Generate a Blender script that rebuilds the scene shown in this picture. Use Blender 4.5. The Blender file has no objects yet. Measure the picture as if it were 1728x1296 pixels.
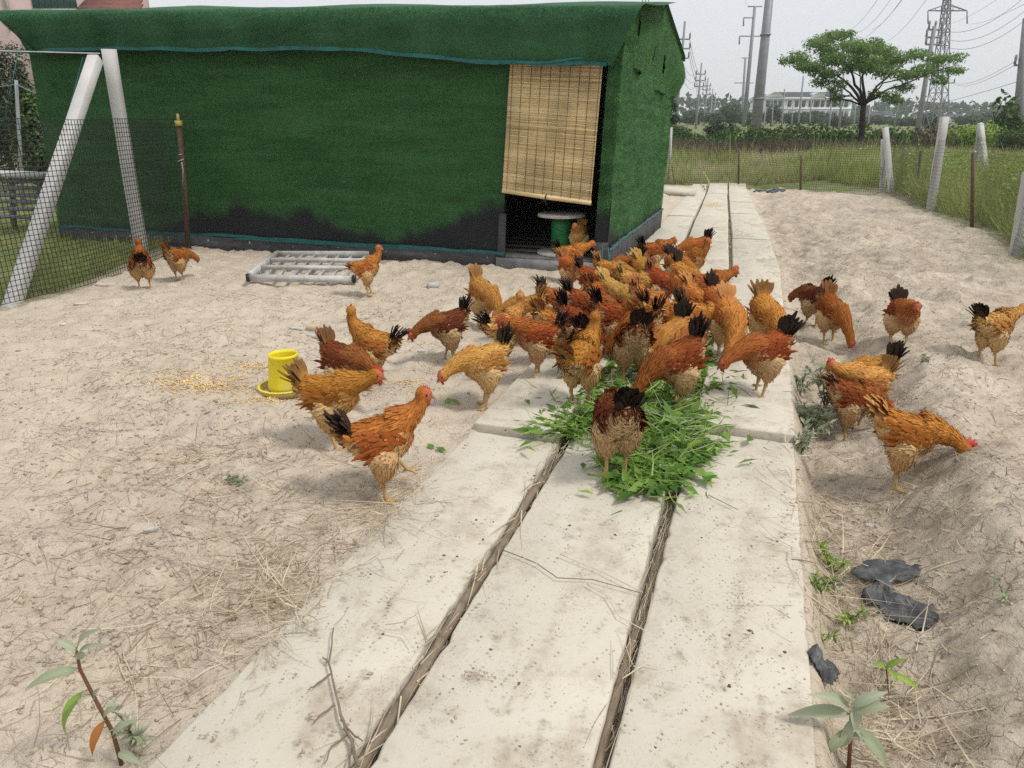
import bpy, math, random
import numpy as np
from mathutils import Matrix, Vector

# ------------------------------------------------------------------ camera, sky, sun, exposure
SC = bpy.context.scene
COL = SC.collection
PITCH, CAMH, FPX = math.radians(19.7), 1.5, 1250.0      # photo is 1728 wide; FPX = focal length in those pixels
cam = bpy.data.cameras.new('camera'); camo = bpy.data.objects.new('camera', cam); COL.objects.link(camo)
cam.sensor_width = 36; cam.lens = FPX / 1728 * 36; cam.clip_start = .05; cam.clip_end = 3000
camo.location = (0, 0, CAMH); camo.rotation_euler = (math.pi / 2 - PITCH, 0, 0)
SC.camera = camo
SUN_EL, SUN_AZ = math.radians(57), math.radians(118)     # azimuth from +Y towards +X: light from the right, a little behind the camera
W = bpy.data.worlds.new('World'); SC.world = W; W.use_nodes = True
nt = W.node_tree; nt.nodes.clear()
sky = nt.nodes.new('ShaderNodeTexSky'); sky.sky_type = 'NISHITA'; sky.sun_disc = False
sky.sun_elevation = SUN_EL; sky.sun_rotation = SUN_AZ; sky.dust_density = 4; sky.air_density = 1.5
hs = nt.nodes.new('ShaderNodeHueSaturation'); hs.inputs['Saturation'].default_value = .25
mx = nt.nodes.new('ShaderNodeMix'); mx.data_type = 'RGBA'; mx.inputs[0].default_value = .88
mx.inputs['B'].default_value = (5.45, 5.6, 5.9, 1)      # the closed cloud layer
bg = nt.nodes.new('ShaderNodeBackground'); bg.inputs[1].default_value = .1
wo = nt.nodes.new('ShaderNodeOutputWorld')
nt.links.new(sky.outputs[0], hs.inputs['Color']); nt.links.new(hs.outputs[0], mx.inputs['A'])
nt.links.new(mx.outputs['Result'], bg.inputs[0]); nt.links.new(bg.outputs[0], wo.inputs[0])
sl = bpy.data.lights.new('sun', 'SUN'); sl.energy = 1.5; sl.angle = math.radians(12); sl.color = (1, .96, .9)
so = bpy.data.objects.new('sun', sl); COL.objects.link(so); so.location = (5, 3, 20)
sd = Vector((math.sin(SUN_AZ) * math.cos(SUN_EL), math.cos(SUN_AZ) * math.cos(SUN_EL), math.sin(SUN_EL)))
so.rotation_euler = sd.to_track_quat('Z', 'Y').to_euler()
vs = SC.view_settings; vs.view_transform = 'Standard'; vs.look = 'None'; vs.exposure = 0.62; vs.gamma = 1
SC.render.engine = 'CYCLES'; cy = SC.cycles
cy.use_denoising = False; cy.max_bounces = 6; cy.diffuse_bounces = 3; cy.glossy_bounces = 2; cy.transmission_bounces = 3
cy.volume_bounces = 1; cy.transparent_max_bounces = 4

# ------------------------------------------------------------------ helpers: noise, pixels to places
rng = np.random.default_rng(7); random.seed(7)
U = lambda a, b: random.uniform(a, b)
def h2(ix, iy, sd):
    n = (ix.astype(np.int64) * 374761393 + iy.astype(np.int64) * 668265263 + sd * 974634777) & 0xffffffff
    n = ((n ^ (n >> 13)) * 1274126177) & 0xffffffff
    n = ((n ^ (n >> 16)) * 2246822519) & 0xffffffff
    return ((n ^ (n >> 15)) & 0xffffff) / 0xffffff
def vn(x, y, sd=0):
    x = np.asarray(x, float); y = np.asarray(y, float)
    ix, iy = np.floor(x), np.floor(y); fx, fy = x - ix, y - iy
    ux = fx * fx * fx * (fx * (fx * 6 - 15) + 10); uy = fy * fy * fy * (fy * (fy * 6 - 15) + 10)
    a, b, c, d = h2(ix, iy, sd), h2(ix + 1, iy, sd), h2(ix, iy + 1, sd), h2(ix + 1, iy + 1, sd)
    return (a + (b - a) * ux) * (1 - uy) + (c + (d - c) * ux) * uy
def fbm(x, y, oct=4, sd=0, g=.5):
    s, a, t = 0, 1, 0
    for o in range(oct):
        s = s + a * (vn(np.asarray(x) * 2 ** o + 17.3 * o, np.asarray(y) * 2 ** o + 9.1 * o, sd + o) * 2 - 1); t += a; a *= g
    return s / t
def ss(a, b, x):
    t = np.clip((np.asarray(x, float) - a) / (b - a), 0, 1); return t * t * (3 - 2 * t)
AL = math.atan2(.327, 1); SA, CA = math.sin(AL), math.cos(AL)
def st(x, y): return x * SA + y * CA, x * CA - y * SA              # along / across the slab path
def xy(s, t): return s * SA + t * CA, s * CA - t * SA
def shift(s): return -.047 * np.maximum(np.asarray(s, float) - 8.2, 0)
def base(x, y):
    z = -.4 * ss(8, 22, y) + .45 * ss(29, 36, np.asarray(y) + .15 * np.asarray(x))
    return z
C_, S_ = math.cos(PITCH), math.sin(PITCH)
def ray(px, py):
    a, b = (px - 864) / FPX, (648 - py) / FPX
    return np.array((a, C_ + b * S_, -S_ + b * C_))
def ground(px, py):
    d = ray(px, py); z = 0.
    for i in range(40):
        t = (z - CAMH) / d[2]; z = .5 * z + .5 * float(base(d[0] * t, d[1] * t))
    return float(d[0] * t), float(d[1] * t)
def at(px, py, Y):
    d = ray(px, py); t = Y / d[1]; return np.array((d[0] * t, Y, CAMH + d[2] * t))

# ------------------------------------------------------------------ helpers: meshes
def mesh_np(name, V, F, mat, parent=None, col=None, smooth=False, mi=None):
    """F: an (n,k) array or a list of index lists"""
    V = np.asarray(V, np.float32)
    if isinstance(F, np.ndarray):
        sizes = np.full(len(F), F.shape[1], np.int32); loops = F.ravel().astype(np.int32)
    else:
        sizes = np.array([len(f) for f in F], np.int32); loops = np.array([i for f in F for i in f], np.int32)
    me = bpy.data.meshes.new(name)
    me.vertices.add(len(V)); me.vertices.foreach_set('co', V.ravel())
    me.loops.add(len(loops)); me.loops.foreach_set('vertex_index', loops)
    me.polygons.add(len(sizes)); me.polygons.foreach_set('loop_start', np.concatenate(([0], np.cumsum(sizes)[:-1])).astype(np.int32))
    if smooth: me.polygons.foreach_set('use_smooth', np.ones(len(sizes), bool))
    if mi is not None: me.polygons.foreach_set('material_index', np.asarray(mi, np.int32))
    me.update(calc_edges=True); me.validate()
    if col is not None:
        at_ = me.attributes.new('Col', 'FLOAT_COLOR', 'POINT')
        c = np.ones((len(V), 4), np.float32); col = np.asarray(col, np.float32)
        if col.ndim == 1: col = np.repeat(col[:, None], 3, 1)
        c[:, :col.shape[1]] = col; at_.data.foreach_set('color', c.ravel())
    for m in (mat if isinstance(mat, (list, tuple)) else [mat]): me.materials.append(m)
    return link(name, me, parent)
def link(name, me, parent=None, loc=None, rot=None, scale=None):
    o = bpy.data.objects.new(name, me); COL.objects.link(o); o.parent = parent
    if loc is not None: o.location = loc
    if rot is not None: o.rotation_euler = rot
    if scale is not None: o.scale = scale
    return o
def tag(o, label=None, cat=None, group=None, kind=None):
    if label: o['label'] = label
    if cat: o['category'] = cat
    if group: o['group'] = group
    if kind: o['kind'] = kind
    return o
def empty(name, loc=(0, 0, 0), rz=0): 
    o = bpy.data.objects.new(name, None); COL.objects.link(o); o.location = loc; o.rotation_euler = (0, 0, rz); o.empty_display_size = .1
    return o
class MB:
    def __init__(s): s.V = []; s.F = []; s.C = []; s.M = []
    def add(s, V, F, c=1., m=0):
        o = len(s.V); V = [tuple(map(float, v)) for v in V]; s.V += V; s.F += [[i + o for i in f] for f in F]
        s.C += [c] * len(V) if np.isscalar(c) or (isinstance(c, tuple)) else list(c); s.M += [m] * len(F)
    def box(s, c, d, rz=0, c_=1., ax=None):
        cx, cy, cz = c; dx, dy, dz = (k / 2 for k in d); co, si = math.cos(rz), math.sin(rz); V = []
        for z in (-dz, dz):
            for x, y in ((-dx, -dy), (dx, -dy), (dx, dy), (-dx, dy)): V.append((cx + x * co - y * si, cy + x * si + y * co, cz + z))
        s.add(V, BOXF, c_); return s
    def beam(s, p, q, w, h=None, up=(0, 0, 1), c_=1.):
        p, q = Vector(p), Vector(q); h = h or w; d = (q - p).normalized(); up = Vector(up)
        if abs(d.dot(up)) > .95: up = Vector((0, 1, 0))
        r = d.cross(up).normalized(); u = r.cross(d).normalized(); V = []
        for e in (p, q):
            for a, b in ((-1, -1), (1, -1), (1, 1), (-1, 1)): V.append(e + r * a * w / 2 + u * b * h / 2)
        s.add(V, BOXF, c_); return s
    def tube(s, P, R, n=6, c_=1., cap=True):
        P = [Vector(p) for p in P]; R = [R] * len(P) if np.isscalar(R) else R; V = []; F = []; pr = None
        for i, p in enumerate(P):
            d = (P[min(i + 1, len(P) - 1)] - P[max(i - 1, 0)]).normalized()
            a = pr or (Vector((0, 0, 1)) if abs(d.z) < .9 else Vector((1, 0, 0)))
            r = d.cross(a).normalized(); u = r.cross(d).normalized(); pr = u
            for k in range(n):
                t = 2 * math.pi * k / n; V.append(p + (r * math.cos(t) + u * math.sin(t)) * R[i])
            if i:
                o = (i - 1) * n
                for k in range(n): F.append([o + k, o + (k + 1) % n, o + n + (k + 1) % n, o + n + k])
        if cap: F += [list(range(n))[::-1], list(range(len(V) - n, len(V)))]
        s.add(V, F, c_); return s
    def lathe(s, prof, n=24, c=(0, 0, 0), c_=1.):
        V = []; F = []
        for i, (r, z) in enumerate(prof):
            for k in range(n):
                t = 2 * math.pi * k / n; V.append((c[0] + r * math.cos(t), c[1] + r * math.sin(t), c[2] + z))
            if i:
                o = (i - 1) * n
                for k in range(n): F.append([o + k, o + (k + 1) % n, o + n + (k + 1) % n, o + n + k])
        s.add(V, F, c_); return s
    def build(s, name, mat, parent=None, smooth=False, col=True):
        return mesh_np(name, s.V, s.F, mat, parent, s.C if col else None, smooth, s.M)
BOXF = [[0, 3, 2, 1], [4, 5, 6, 7], [0, 1, 5, 4], [1, 2, 6, 5], [2, 3, 7, 6], [3, 0, 4, 7]]
def unit(a): return a / np.maximum(np.linalg.norm(a, axis=-1, keepdims=True), 1e-9)
def blades(P, D, L, Wd, bend=.3, cv=None, seg=2, name=None):
    """N grass blades or straws: P base, D direction, L length, Wd width. Ribbons of seg quads, last one tapering."""
    N = len(P); D = unit(np.asarray(D, float)); L = np.broadcast_to(L, (N,)); Wd = np.broadcast_to(Wd, (N,))
    R = unit(np.cross(D, rng.normal(size=(N, 3)))); B = unit(rng.normal(size=(N, 3))) * bend; V = np.zeros((N, 2 * (seg + 1), 3))
    for i in range(seg + 1):
        t = i / seg; c = P + (D * t + B * t * t)  * L[:, None]; w = (Wd * (1 - .8 * t ** 2))[:, None] / 2
        V[:, 2 * i] = c - R * w; V[:, 2 * i + 1] = c + R * w
    f = np.array([[2 * i, 2 * i + 1, 2 * i + 3, 2 * i + 2] for i in range(seg)])
    F = (f[None] + (np.arange(N) * 2 * (seg + 1))[:, None, None]).reshape(-1, 4)
    cv = rng.random(N) if cv is None else cv; cv = np.asarray(cv)
    return V.reshape(-1, 3), F, np.repeat(cv, 2 * (seg + 1), axis=0)
def leaves(P, D, Nn, L, Wd, fold=.15, cv=None):
    """N leaves, each a folded rhombus"""
    N = len(P); D = unit(D); R = unit(np.cross(D, Nn)); Nn = np.cross(R, D); L = np.broadcast_to(L, (N,))[:, None]; Wd = np.broadcast_to(Wd, (N,))[:, None]
    V = np.stack([P, P + D * L * .45 + R * Wd / 2 + Nn * L * fold, P + D * L - Nn * L * fold * .6, P + D * L * .45 - R * Wd / 2 + Nn * L * fold, P + D * L * .5], 1)
    F = (np.array([[0, 1, 4], [1, 2, 4], [2, 3, 4], [3, 0, 4]])[None] + (np.arange(N) * 5)[:, None, None]).reshape(-1, 3)
    cv = rng.random(N) if cv is None else np.asarray(cv)
    return V.reshape(-1, 3), F, np.repeat(cv, 5, axis=0)
def cat(parts):
    o = 0; Vs, Fs, Cs = [], [], []
    for V, F, C in parts: Vs.append(V); Fs.append(F + o); Cs.append(C); o += len(V)
    return np.concatenate(Vs), np.concatenate(Fs), np.concatenate(Cs)

# ------------------------------------------------------------------ helpers: materials
class NT:
    def __init__(s, name):
        s.m = bpy.data.materials.new(name); s.m.use_nodes = True; s.t = s.m.node_tree; s.b = s.t.nodes['Principled BSDF']; s.b.inputs['Specular IOR Level'].default_value = .3
        s.co = None
    def n(s, ty, **kw):
        nd = s.t.nodes.new('ShaderNode' + ty)
        for k, v in kw.items(): setattr(nd, k, v)
        return nd
    def L(s, a, b): s.t.links.new(a, b)
    def set(s, i, v):
        if hasattr(v, 'is_output'): s.L(v, i)
        elif isinstance(v, (tuple, list)): i.default_value = (*v, 1) if len(v) == 3 and i.type == 'RGBA' else v
        else: i.default_value = v
    def coord(s, scale=(1, 1, 1)):
        if s.co is None: s.co = s.n('TexCoord').outputs['Object']
        if scale == (1, 1, 1): return s.co
        mp = s.n('Mapping'); s.L(s.co, mp.inputs[0]); mp.inputs['Scale'].default_value = scale; return mp.outputs[0]
    def noise(s, sc, det=4, rough=.55, scale=(1, 1, 1), dist=0):
        nd = s.n('TexNoise'); s.L(s.coord(scale), nd.inputs['Vector']); nd.inputs['Scale'].default_value = sc
        nd.inputs['Detail'].default_value = det; nd.inputs['Roughness'].default_value = rough; nd.inputs['Distortion'].default_value = dist
        return nd.outputs['Fac']
    def ramp(s, f, a, b, ca=0., cb=1.):
        nd = s.n('MapRange'); nd.clamp = True; s.set(nd.inputs[0], f)
        for i, v in zip((1, 2, 3, 4), (a, b, ca, cb)): nd.inputs[i].default_value = v
        return nd.outputs[0]
    def mix(s, f, a, b, mode='MIX'):
        nd = s.n('Mix', data_type='RGBA', blend_type=mode); s.set(nd.inputs[0], f); s.set(nd.inputs['A'], a); s.set(nd.inputs['B'], b); return nd.outputs['Result']
    def math(s, op, a, b=0.):
        nd = s.n('Math', operation=op); s.set(nd.inputs[0], a); s.set(nd.inputs[1], b); return nd.outputs[0]
    def attr(s, nm='Col'):
        return s.n('Attribute', attribute_name=nm)
    def val(s, c, v):
        nd = s.n('HueSaturation'); s.set(nd.inputs['Value'], v); s.set(nd.inputs['Color'], c); return nd.outputs[0]
    def bump(s, h, st=.5, d=.01, nrm=None):
        nd = s.n('Bump'); s.set(nd.inputs['Height'], h); nd.inputs['Strength'].default_value = st; nd.inputs['Distance'].default_value = d
        if nrm: s.L(nrm, nd.inputs['Normal'])
        return nd.outputs[0]
    def out(s, c, r=.8, nrm=None, metal=0.):
        s.set(s.b.inputs['Base Color'], c); s.set(s.b.inputs['Roughness'], r); s.b.inputs['Metallic'].default_value = metal
        if nrm: s.L(nrm, s.b.inputs['Normal'])
        return s.m
def simple(name, c1, c2=None, sc=8, rough=.8, bump=.3, bd=.004, scale=(1, 1, 1), metal=0., vc=False, lo=.35, hi=.65):
    t = NT(name); c2 = c2 or tuple(k * .7 for k in c1)
    c = t.mix(t.ramp(t.noise(sc, 6, .6, scale), lo, hi), c1, c2)
    if vc: c = t.val(c, t.ramp(t.attr().outputs['Fac'], 0, 1, .55, 1.35))
    return t.out(c, rough, t.bump(t.noise(sc * 5, 4, .6, scale), bump, bd), metal)
def leafmat(name, c1, c2, rough=.55, trans=.25):
    t = NT(name); a = t.attr().outputs['Fac']
    c = t.mix(a, c1, c2); c = t.val(c, t.ramp(t.noise(3, 2), .3, .7, .8, 1.2))
    m = t.out(c, rough)
    if trans:
        tr = t.n('BsdfTranslucent'); t.L(c, tr.inputs[0]); mxs = t.n('MixShader'); mxs.inputs[0].default_value = trans
        o = t.t.nodes['Material Output']; t.L(t.b.outputs[0], mxs.inputs[1]); t.L(tr.outputs[0], mxs.inputs[2]); t.L(mxs.outputs[0], o.inputs[0])
    return m
M = {}
def make_dirt():
    t = NT('dry_dirt')
    n1 = t.noise(.9, 5, .6); n2 = t.noise(7, 6, .65, dist=.4); n3 = t.noise(45, 5, .7); n4 = t.noise(160, 3, .7)
    c = t.mix(t.ramp(n1, .35, .68), (.60, .51, .395), (.50, .415, .315))
    c = t.mix(t.ramp(n2, .42, .72, 0, .75), c, (.64, .56, .45))
    c = t.mix(t.ramp(t.noise(2.3, 5, .6), .55, .7, 0, .5), c, (.55, .49, .395))
    c = t.mix(t.ramp(n3, .56, .70, 0, .65), c, (.29, .225, .155))
    c = t.mix(t.ramp(n4, .61, .72, 0, .75), c, (.19, .145, .10))
    v = t.n('TexVoronoi', feature='DISTANCE_TO_EDGE'); v.inputs['Scale'].default_value = 9
    dv = t.n('VectorMath', operation='ADD'); nz = t.n('TexNoise'); t.L(t.coord(), nz.inputs['Vector']); nz.inputs['Scale'].default_value = 6
    t.L(t.coord(), dv.inputs[0]); sv = t.n('VectorMath', operation='SCALE'); sv.inputs['Scale'].default_value = .16; t.L(nz.outputs['Color'], sv.inputs[0]); t.L(sv.outputs[0], dv.inputs[1]); nz.inputs['Detail'].default_value = 5; t.L(dv.outputs[0], v.inputs['Vector'])
    crack = t.math('MULTIPLY', t.ramp(v.outputs[0], .0, .022, 1, 0), t.ramp(t.noise(2.7, 5, .65), .52, .64))
    c = t.mix(t.math('MULTIPLY', crack, .6), c, (.12, .09, .065))
    tl = t.attr('tilled').outputs['Fac']
    c = t.mix(t.math('MULTIPLY', tl, t.ramp(t.noise(1.6, 7, .7, dist=.6), .42, .62, 0, .75)), c, (.38, .325, .25))
    c = t.mix(t.math('MULTIPLY', tl, t.ramp(t.noise(13, 6, .75), .5, .68, 0, .8)), c, (.28, .225, .165))
    v2 = t.n('TexVoronoi', feature='DISTANCE_TO_EDGE'); v2.inputs['Scale'].default_value = 24; t.L(dv.outputs[0], v2.inputs['Vector'])
    crack2 = t.math('MULTIPLY', t.ramp(v2.outputs[0], .0, .06, 1, 0), t.ramp(t.noise(5.5, 4, .7), .5, .62)); c = t.mix(t.math('MULTIPLY', crack2, .28), c, (.16, .12, .085))
    gr = t.attr('grass').outputs['Fac']
    gc = t.mix(t.ramp(t.noise(.5, 5, .65), .35, .65), (.13, .17, .05), (.25, .24, .11))
    gc = t.mix(t.ramp(t.noise(9, 4, .7), .45, .7, 0, .7), gc, (.05, .07, .02))
    c = t.mix(gr, c, gc)
    b1 = t.bump(n2, .55, .04); b2 = t.bump(n3, .75, .015, b1); b3 = t.bump(n4, .5, .005, b2); b4 = t.bump(t.math('MULTIPLY', t.math('ADD', crack, t.math('MULTIPLY', crack2, .5)), -1.), .7, .012, b3)
    return t.out(c, .95, b4)
M['dirt'] = make_dirt()
def make_concrete(name, c1, c2, dirt=True):
    t = NT(name); n1 = t.noise(1.7, 6, .65); n2 = t.noise(60, 4, .7); n3 = t.noise(14, 6, .7)
    c = t.mix(t.ramp(n1, .35, .65), c1, c2)
    c = t.mix(t.ramp(n2, .60, .70, 0, .6), c, tuple(k * .5 for k in c1))
    if dirt:
        c = t.mix(t.ramp(t.noise(4, 8, .76), .50, .68, 0, .75), c, (.37, .30, .22))
        c = t.mix(t.ramp(n3, .57, .72, 0, .65), c, (.22, .17, .12))
        v = t.n('TexVoronoi', feature='F1'); v.inputs['Scale'].default_value = 70; t.L(t.coord(), v.inputs['Vector'])
        pit = t.math('MULTIPLY', t.ramp(v.outputs[0], .12, .2, 1, 0), t.ramp(t.noise(6, 3), .5, .6))
        c = t.mix(t.math('MULTIPLY', pit, .6), c, (.12, .10, .08))
    b = t.bump(n3, .25, .01); b = t.bump(n2, .4, .004, b)
    return t.out(c, .9, b)
M['slab'] = make_concrete('slab_concrete', (.61, .565, .465), (.53, .48, .385))
M['post'] = make_concrete('post_concrete', (.56, .55, .53), (.45, .44, .42), False)
M['far_conc'] = simple('pole_concrete', (.30, .31, .32), (.24, .25, .26), 3, .85)
M['steel'] = simple('grey_steel', (.27, .285, .31), (.22, .235, .26), 2, .55, .1, metal=.2)
M['galv'] = simple('weathered_white_paint', (.60, .60, .59), (.40, .385, .36), 9, .6, .2)
M['net'] = simple('weathered_grey_net', (.03, .028, .026), (.05, .047, .044), 20, .6)
M['black'] = simple('black_strand', (.02, .02, .022), (.035, .035, .035), 20, .5)
M['wood'] = simple('weathered_stake', (.16, .105, .07), (.09, .06, .04), 12, .9, .5, scale=(6, 6, 1))
M['stick'] = simple('dry_stick', (.27, .21, .15), (.17, .13, .09), 14, .9, .6)
M['straw'] = leafmat('dry_straw', (.30, .235, .15), (.66, .57, .42), .7, .1)
M['twig'] = leafmat('dark_twigs', (.12, .09, .06), (.30, .23, .16), .8, 0)
M['clod'] = simple('dirt_clods', (.46, .37, .27), (.34, .265, .19), 15, .95, .5, vc=True)
M['yellow'] = None
M['grain'] = leafmat('corn_grain', (.62, .40, .14), (.85, .66, .36), .5, 0)
M['green_leaf'] = leafmat('fresh_green_leaf', (.075, .175, .025), (.26, .43, .085), .5, .35)
M['sage_leaf'] = leafmat('sage_leaf', (.24, .285, .165), (.44, .475, .335), .6, .25)
M['lime_leaf'] = leafmat('bright_weed_leaf', (.14, .25, .04), (.38, .50, .12), .5, .3)
M['grass'] = leafmat('meadow_grass', (.18, .24, .05), (.48, .50, .19), .6, .5)
M['drygrass'] = leafmat('dry_meadow_grass', (.32, .31, .14), (.64, .58, .34), .7, .5)
M['purple'] = leafmat('brown_purple_weeds', (.085, .055, .05), (.20, .14, .115), .8, .15)
M['tree_leaf'] = leafmat('tree_leaf', (.028, .065, .018), (.11, .18, .045), .5, .3)
M['dark_leaf'] = leafmat('dark_tree_leaf', (.014, .03, .012), (.05, .085, .03), .55, .2)
M['hazy_leaf'] = leafmat('grey_green_tree_leaf', (.024, .05, .024), (.075, .115, .05), .6, .2)
M['bark'] = simple('bark', (.055, .045, .038), (.03, .025, .02), 20, .9, .6)
M['plastic'] = simple('black_plastic_sheet', (.05, .052, .056), (.17, .17, .175), 14, .42, .5, .008, lo=.45, hi=.75)
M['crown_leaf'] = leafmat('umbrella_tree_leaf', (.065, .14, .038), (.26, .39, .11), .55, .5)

# ------------------------------------------------------------------ ground
TL, TR = -1.27, .28
COOP0 = np.array((.965, 7.67)); E1 = np.array((-7.06, 2.44)); CL = float(np.linalg.norm(E1)); E1 = E1 / CL; E2 = np.array((-E1[1], E1[0])) * -1.; CD = 3.8
if E2[1] < 0: E2 = -E2
def coop_ab(x, y): 
    dx, dy = x - COOP0[0], y - COOP0[1]; return dx * E1[0] + dy * E1[1], dx * E2[0] + dy * E2[1]
def cp(a, b, z):
    z, a = z + .034 * a * float(ss(.3, 2.3, z)), a - .042 * z      # the coop leans a little to the right and sags there
    return (COOP0[0] + a * E1[0] + b * E2[0], COOP0[1] + a * E1[1] + b * E2[1], z)
FENCE_R = [(4.0, 24.2), (9.35, 19.0), (7.4, 13.5), (6.82, 11.1), (5.84, 8.6), (5.3, 7.2), (4.9, 6.0)]
def outside(x, y):
    """0 in the yard, 1 beyond the right and far fence or left of the near fence"""
    xs = np.interp(y, [p[1] for p in FENCE_R[:0:-1]], [p[0] for p in FENCE_R[:0:-1]])
    r = ss(-.25, .35, x - xs)
    far = ss(-.2, .6, (y - 24.2) + (x - 4.0) * .84 )
    ly = np.interp(y, [0, 4.5, 5.85, 7.0, 9.1], [-6.9, -5.25, -4.55, -4.08, -4.05])
    l = ss(-.15, .3, ly - x)
    a, b = coop_ab(x, y); back = ss(0, .5, b - CD - 1.) * ss(1.5, 2.5, a)
    return np.clip(np.maximum(np.maximum(r, far), np.maximum(l, back)), 0, 1)
def H(x, y):
    x = np.asarray(x, float); y = np.asarray(y, float)
    z = base(x, y); s, t = st(x, y); t = t - shift(s)
    r = t - TR; l = TL - t
    out = outside(x, y)
    near = 1 - ss(4.2, 7, s)
    rw = ss(0, .12, r)
    z = z - rw * (.06 + .13 * near) * (1 - ss(.35, .75, r + .12 * fbm(x * 1.3, y * 1.3, 2, 5)))
    z = z + rw * near * .10 * np.exp(-((r - .92 - .16 * fbm(y * .8, y * 0, 2, 9)) / .26) ** 2) * (.75 + .5 * vn(x * 2.1, y * 2.1, 14))
    z = z + rw * (1 - near * .3) * (.06 * fbm(x * 1.1, y * .8, 4, 21) + .05 * ss(5, 7, s) * (1 - np.abs(fbm(x * .55 + 3, y * 1.15, 3, 23)) * 2.2) * (1 - out))
    lw = ss(0, .3, l)
    z = z + lw * .055 * fbm(x * .9, y * .9, 4, 31) - ss(0, .06, l) * .012
    a, b = coop_ab(x, y)
    z = z - .02 * np.exp(-((b + .15) / .2) ** 2) * (a > -.3)
    d = (.026 * fbm(x * 4, y * 4, 4, 41, .6) + .020 * np.abs(fbm(x * 9, y * 9, 3, 51)) - .022 * np.abs(fbm(x * 2.6, y * 2.6, 3, 61)))
    lump = np.maximum(fbm(x * 3.3 + .6 * fbm(x * 2, y * 2, 2, 83), y * 3.3, 3, 81, .6) + .08, 0); z = z + rw * (1 - out) * .075 * lump * ss(.1, .5, vn(x * .8, y * .8, 85)) * (.6 + .4 * ss(4, 7, s))
    z = z + d * (rw * 2.4 + lw * 1.7) * (1 - .4 * out)
    z = z - .11 * (1 - ss(-.1, 0, r)) * (1 - ss(-.1, 0, l)) * (1 - .75 * np.clip(1 - np.minimum(np.abs(t + .79), np.abs(t + .225)) / .05, 0, 1) * vn(s * 3, t * 9, 3))
    bank = out * ss(6.6, 9.5, x - (y - 13) * .22) * ss(8, 13, y) * (1 - ss(26, 34, y)) * .55
    return z + bank * (.8 + .4 * fbm(x * .6, y * .6, 2, 71))
def axis(segs, grow, lim0, lim1):
    a = []
    for s0, s1, d in segs: a += list(np.arange(s0, s1, d))
    a.append(segs[-1][1]); d = segs[-1][2]
    while a[-1] < lim1: d *= grow; a.append(a[-1] + d)
    d = segs[0][2]
    b = [a[0]]
    while b[-1] > lim0: d *= grow; b.append(b[-1] - d)
    return np.array(b[:0:-1] + a)
gx = axis([(-6, -2.6, .045), (-2.6, 2.2, .024), (2.2, 6.5, .034)], 1.09, -900, 900)
gy = axis([(.7, 3, .018), (3, 6, .026), (6, 11, .036), (11, 18, .07), (18, 25, .12)], 1.1, -8, 1500)
X, Y = np.meshgrid(gx, gy); Z = H(X, Y); nx, ny = len(gx), len(gy)
idx = np.arange(nx * ny).reshape(ny, nx)
GF = np.stack([idx[:-1, :-1], idx[:-1, 1:], idx[1:, 1:], idx[1:, :-1]], -1).reshape(-1, 4)
g = mesh_np('ground', np.stack([X, Y, Z], -1).reshape(-1, 3), GF, M['dirt'], smooth=True)
ga = g.data.attributes.new('grass', 'FLOAT', 'POINT'); ga.data.foreach_set('value', outside(X, Y).astype(np.float32).ravel())
s_, t_ = st(X, Y); ga = g.data.attributes.new('tilled', 'FLOAT', 'POINT'); ga.data.foreach_set('value', (ss(-.02, .15, t_ - shift(s_) - TR) * (1 - outside(X, Y))).astype(np.float32).ravel())
tag(g, 'dry trampled bare earth of the yard, turning to weedy meadow beyond the fences', 'ground', kind='structure')

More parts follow.
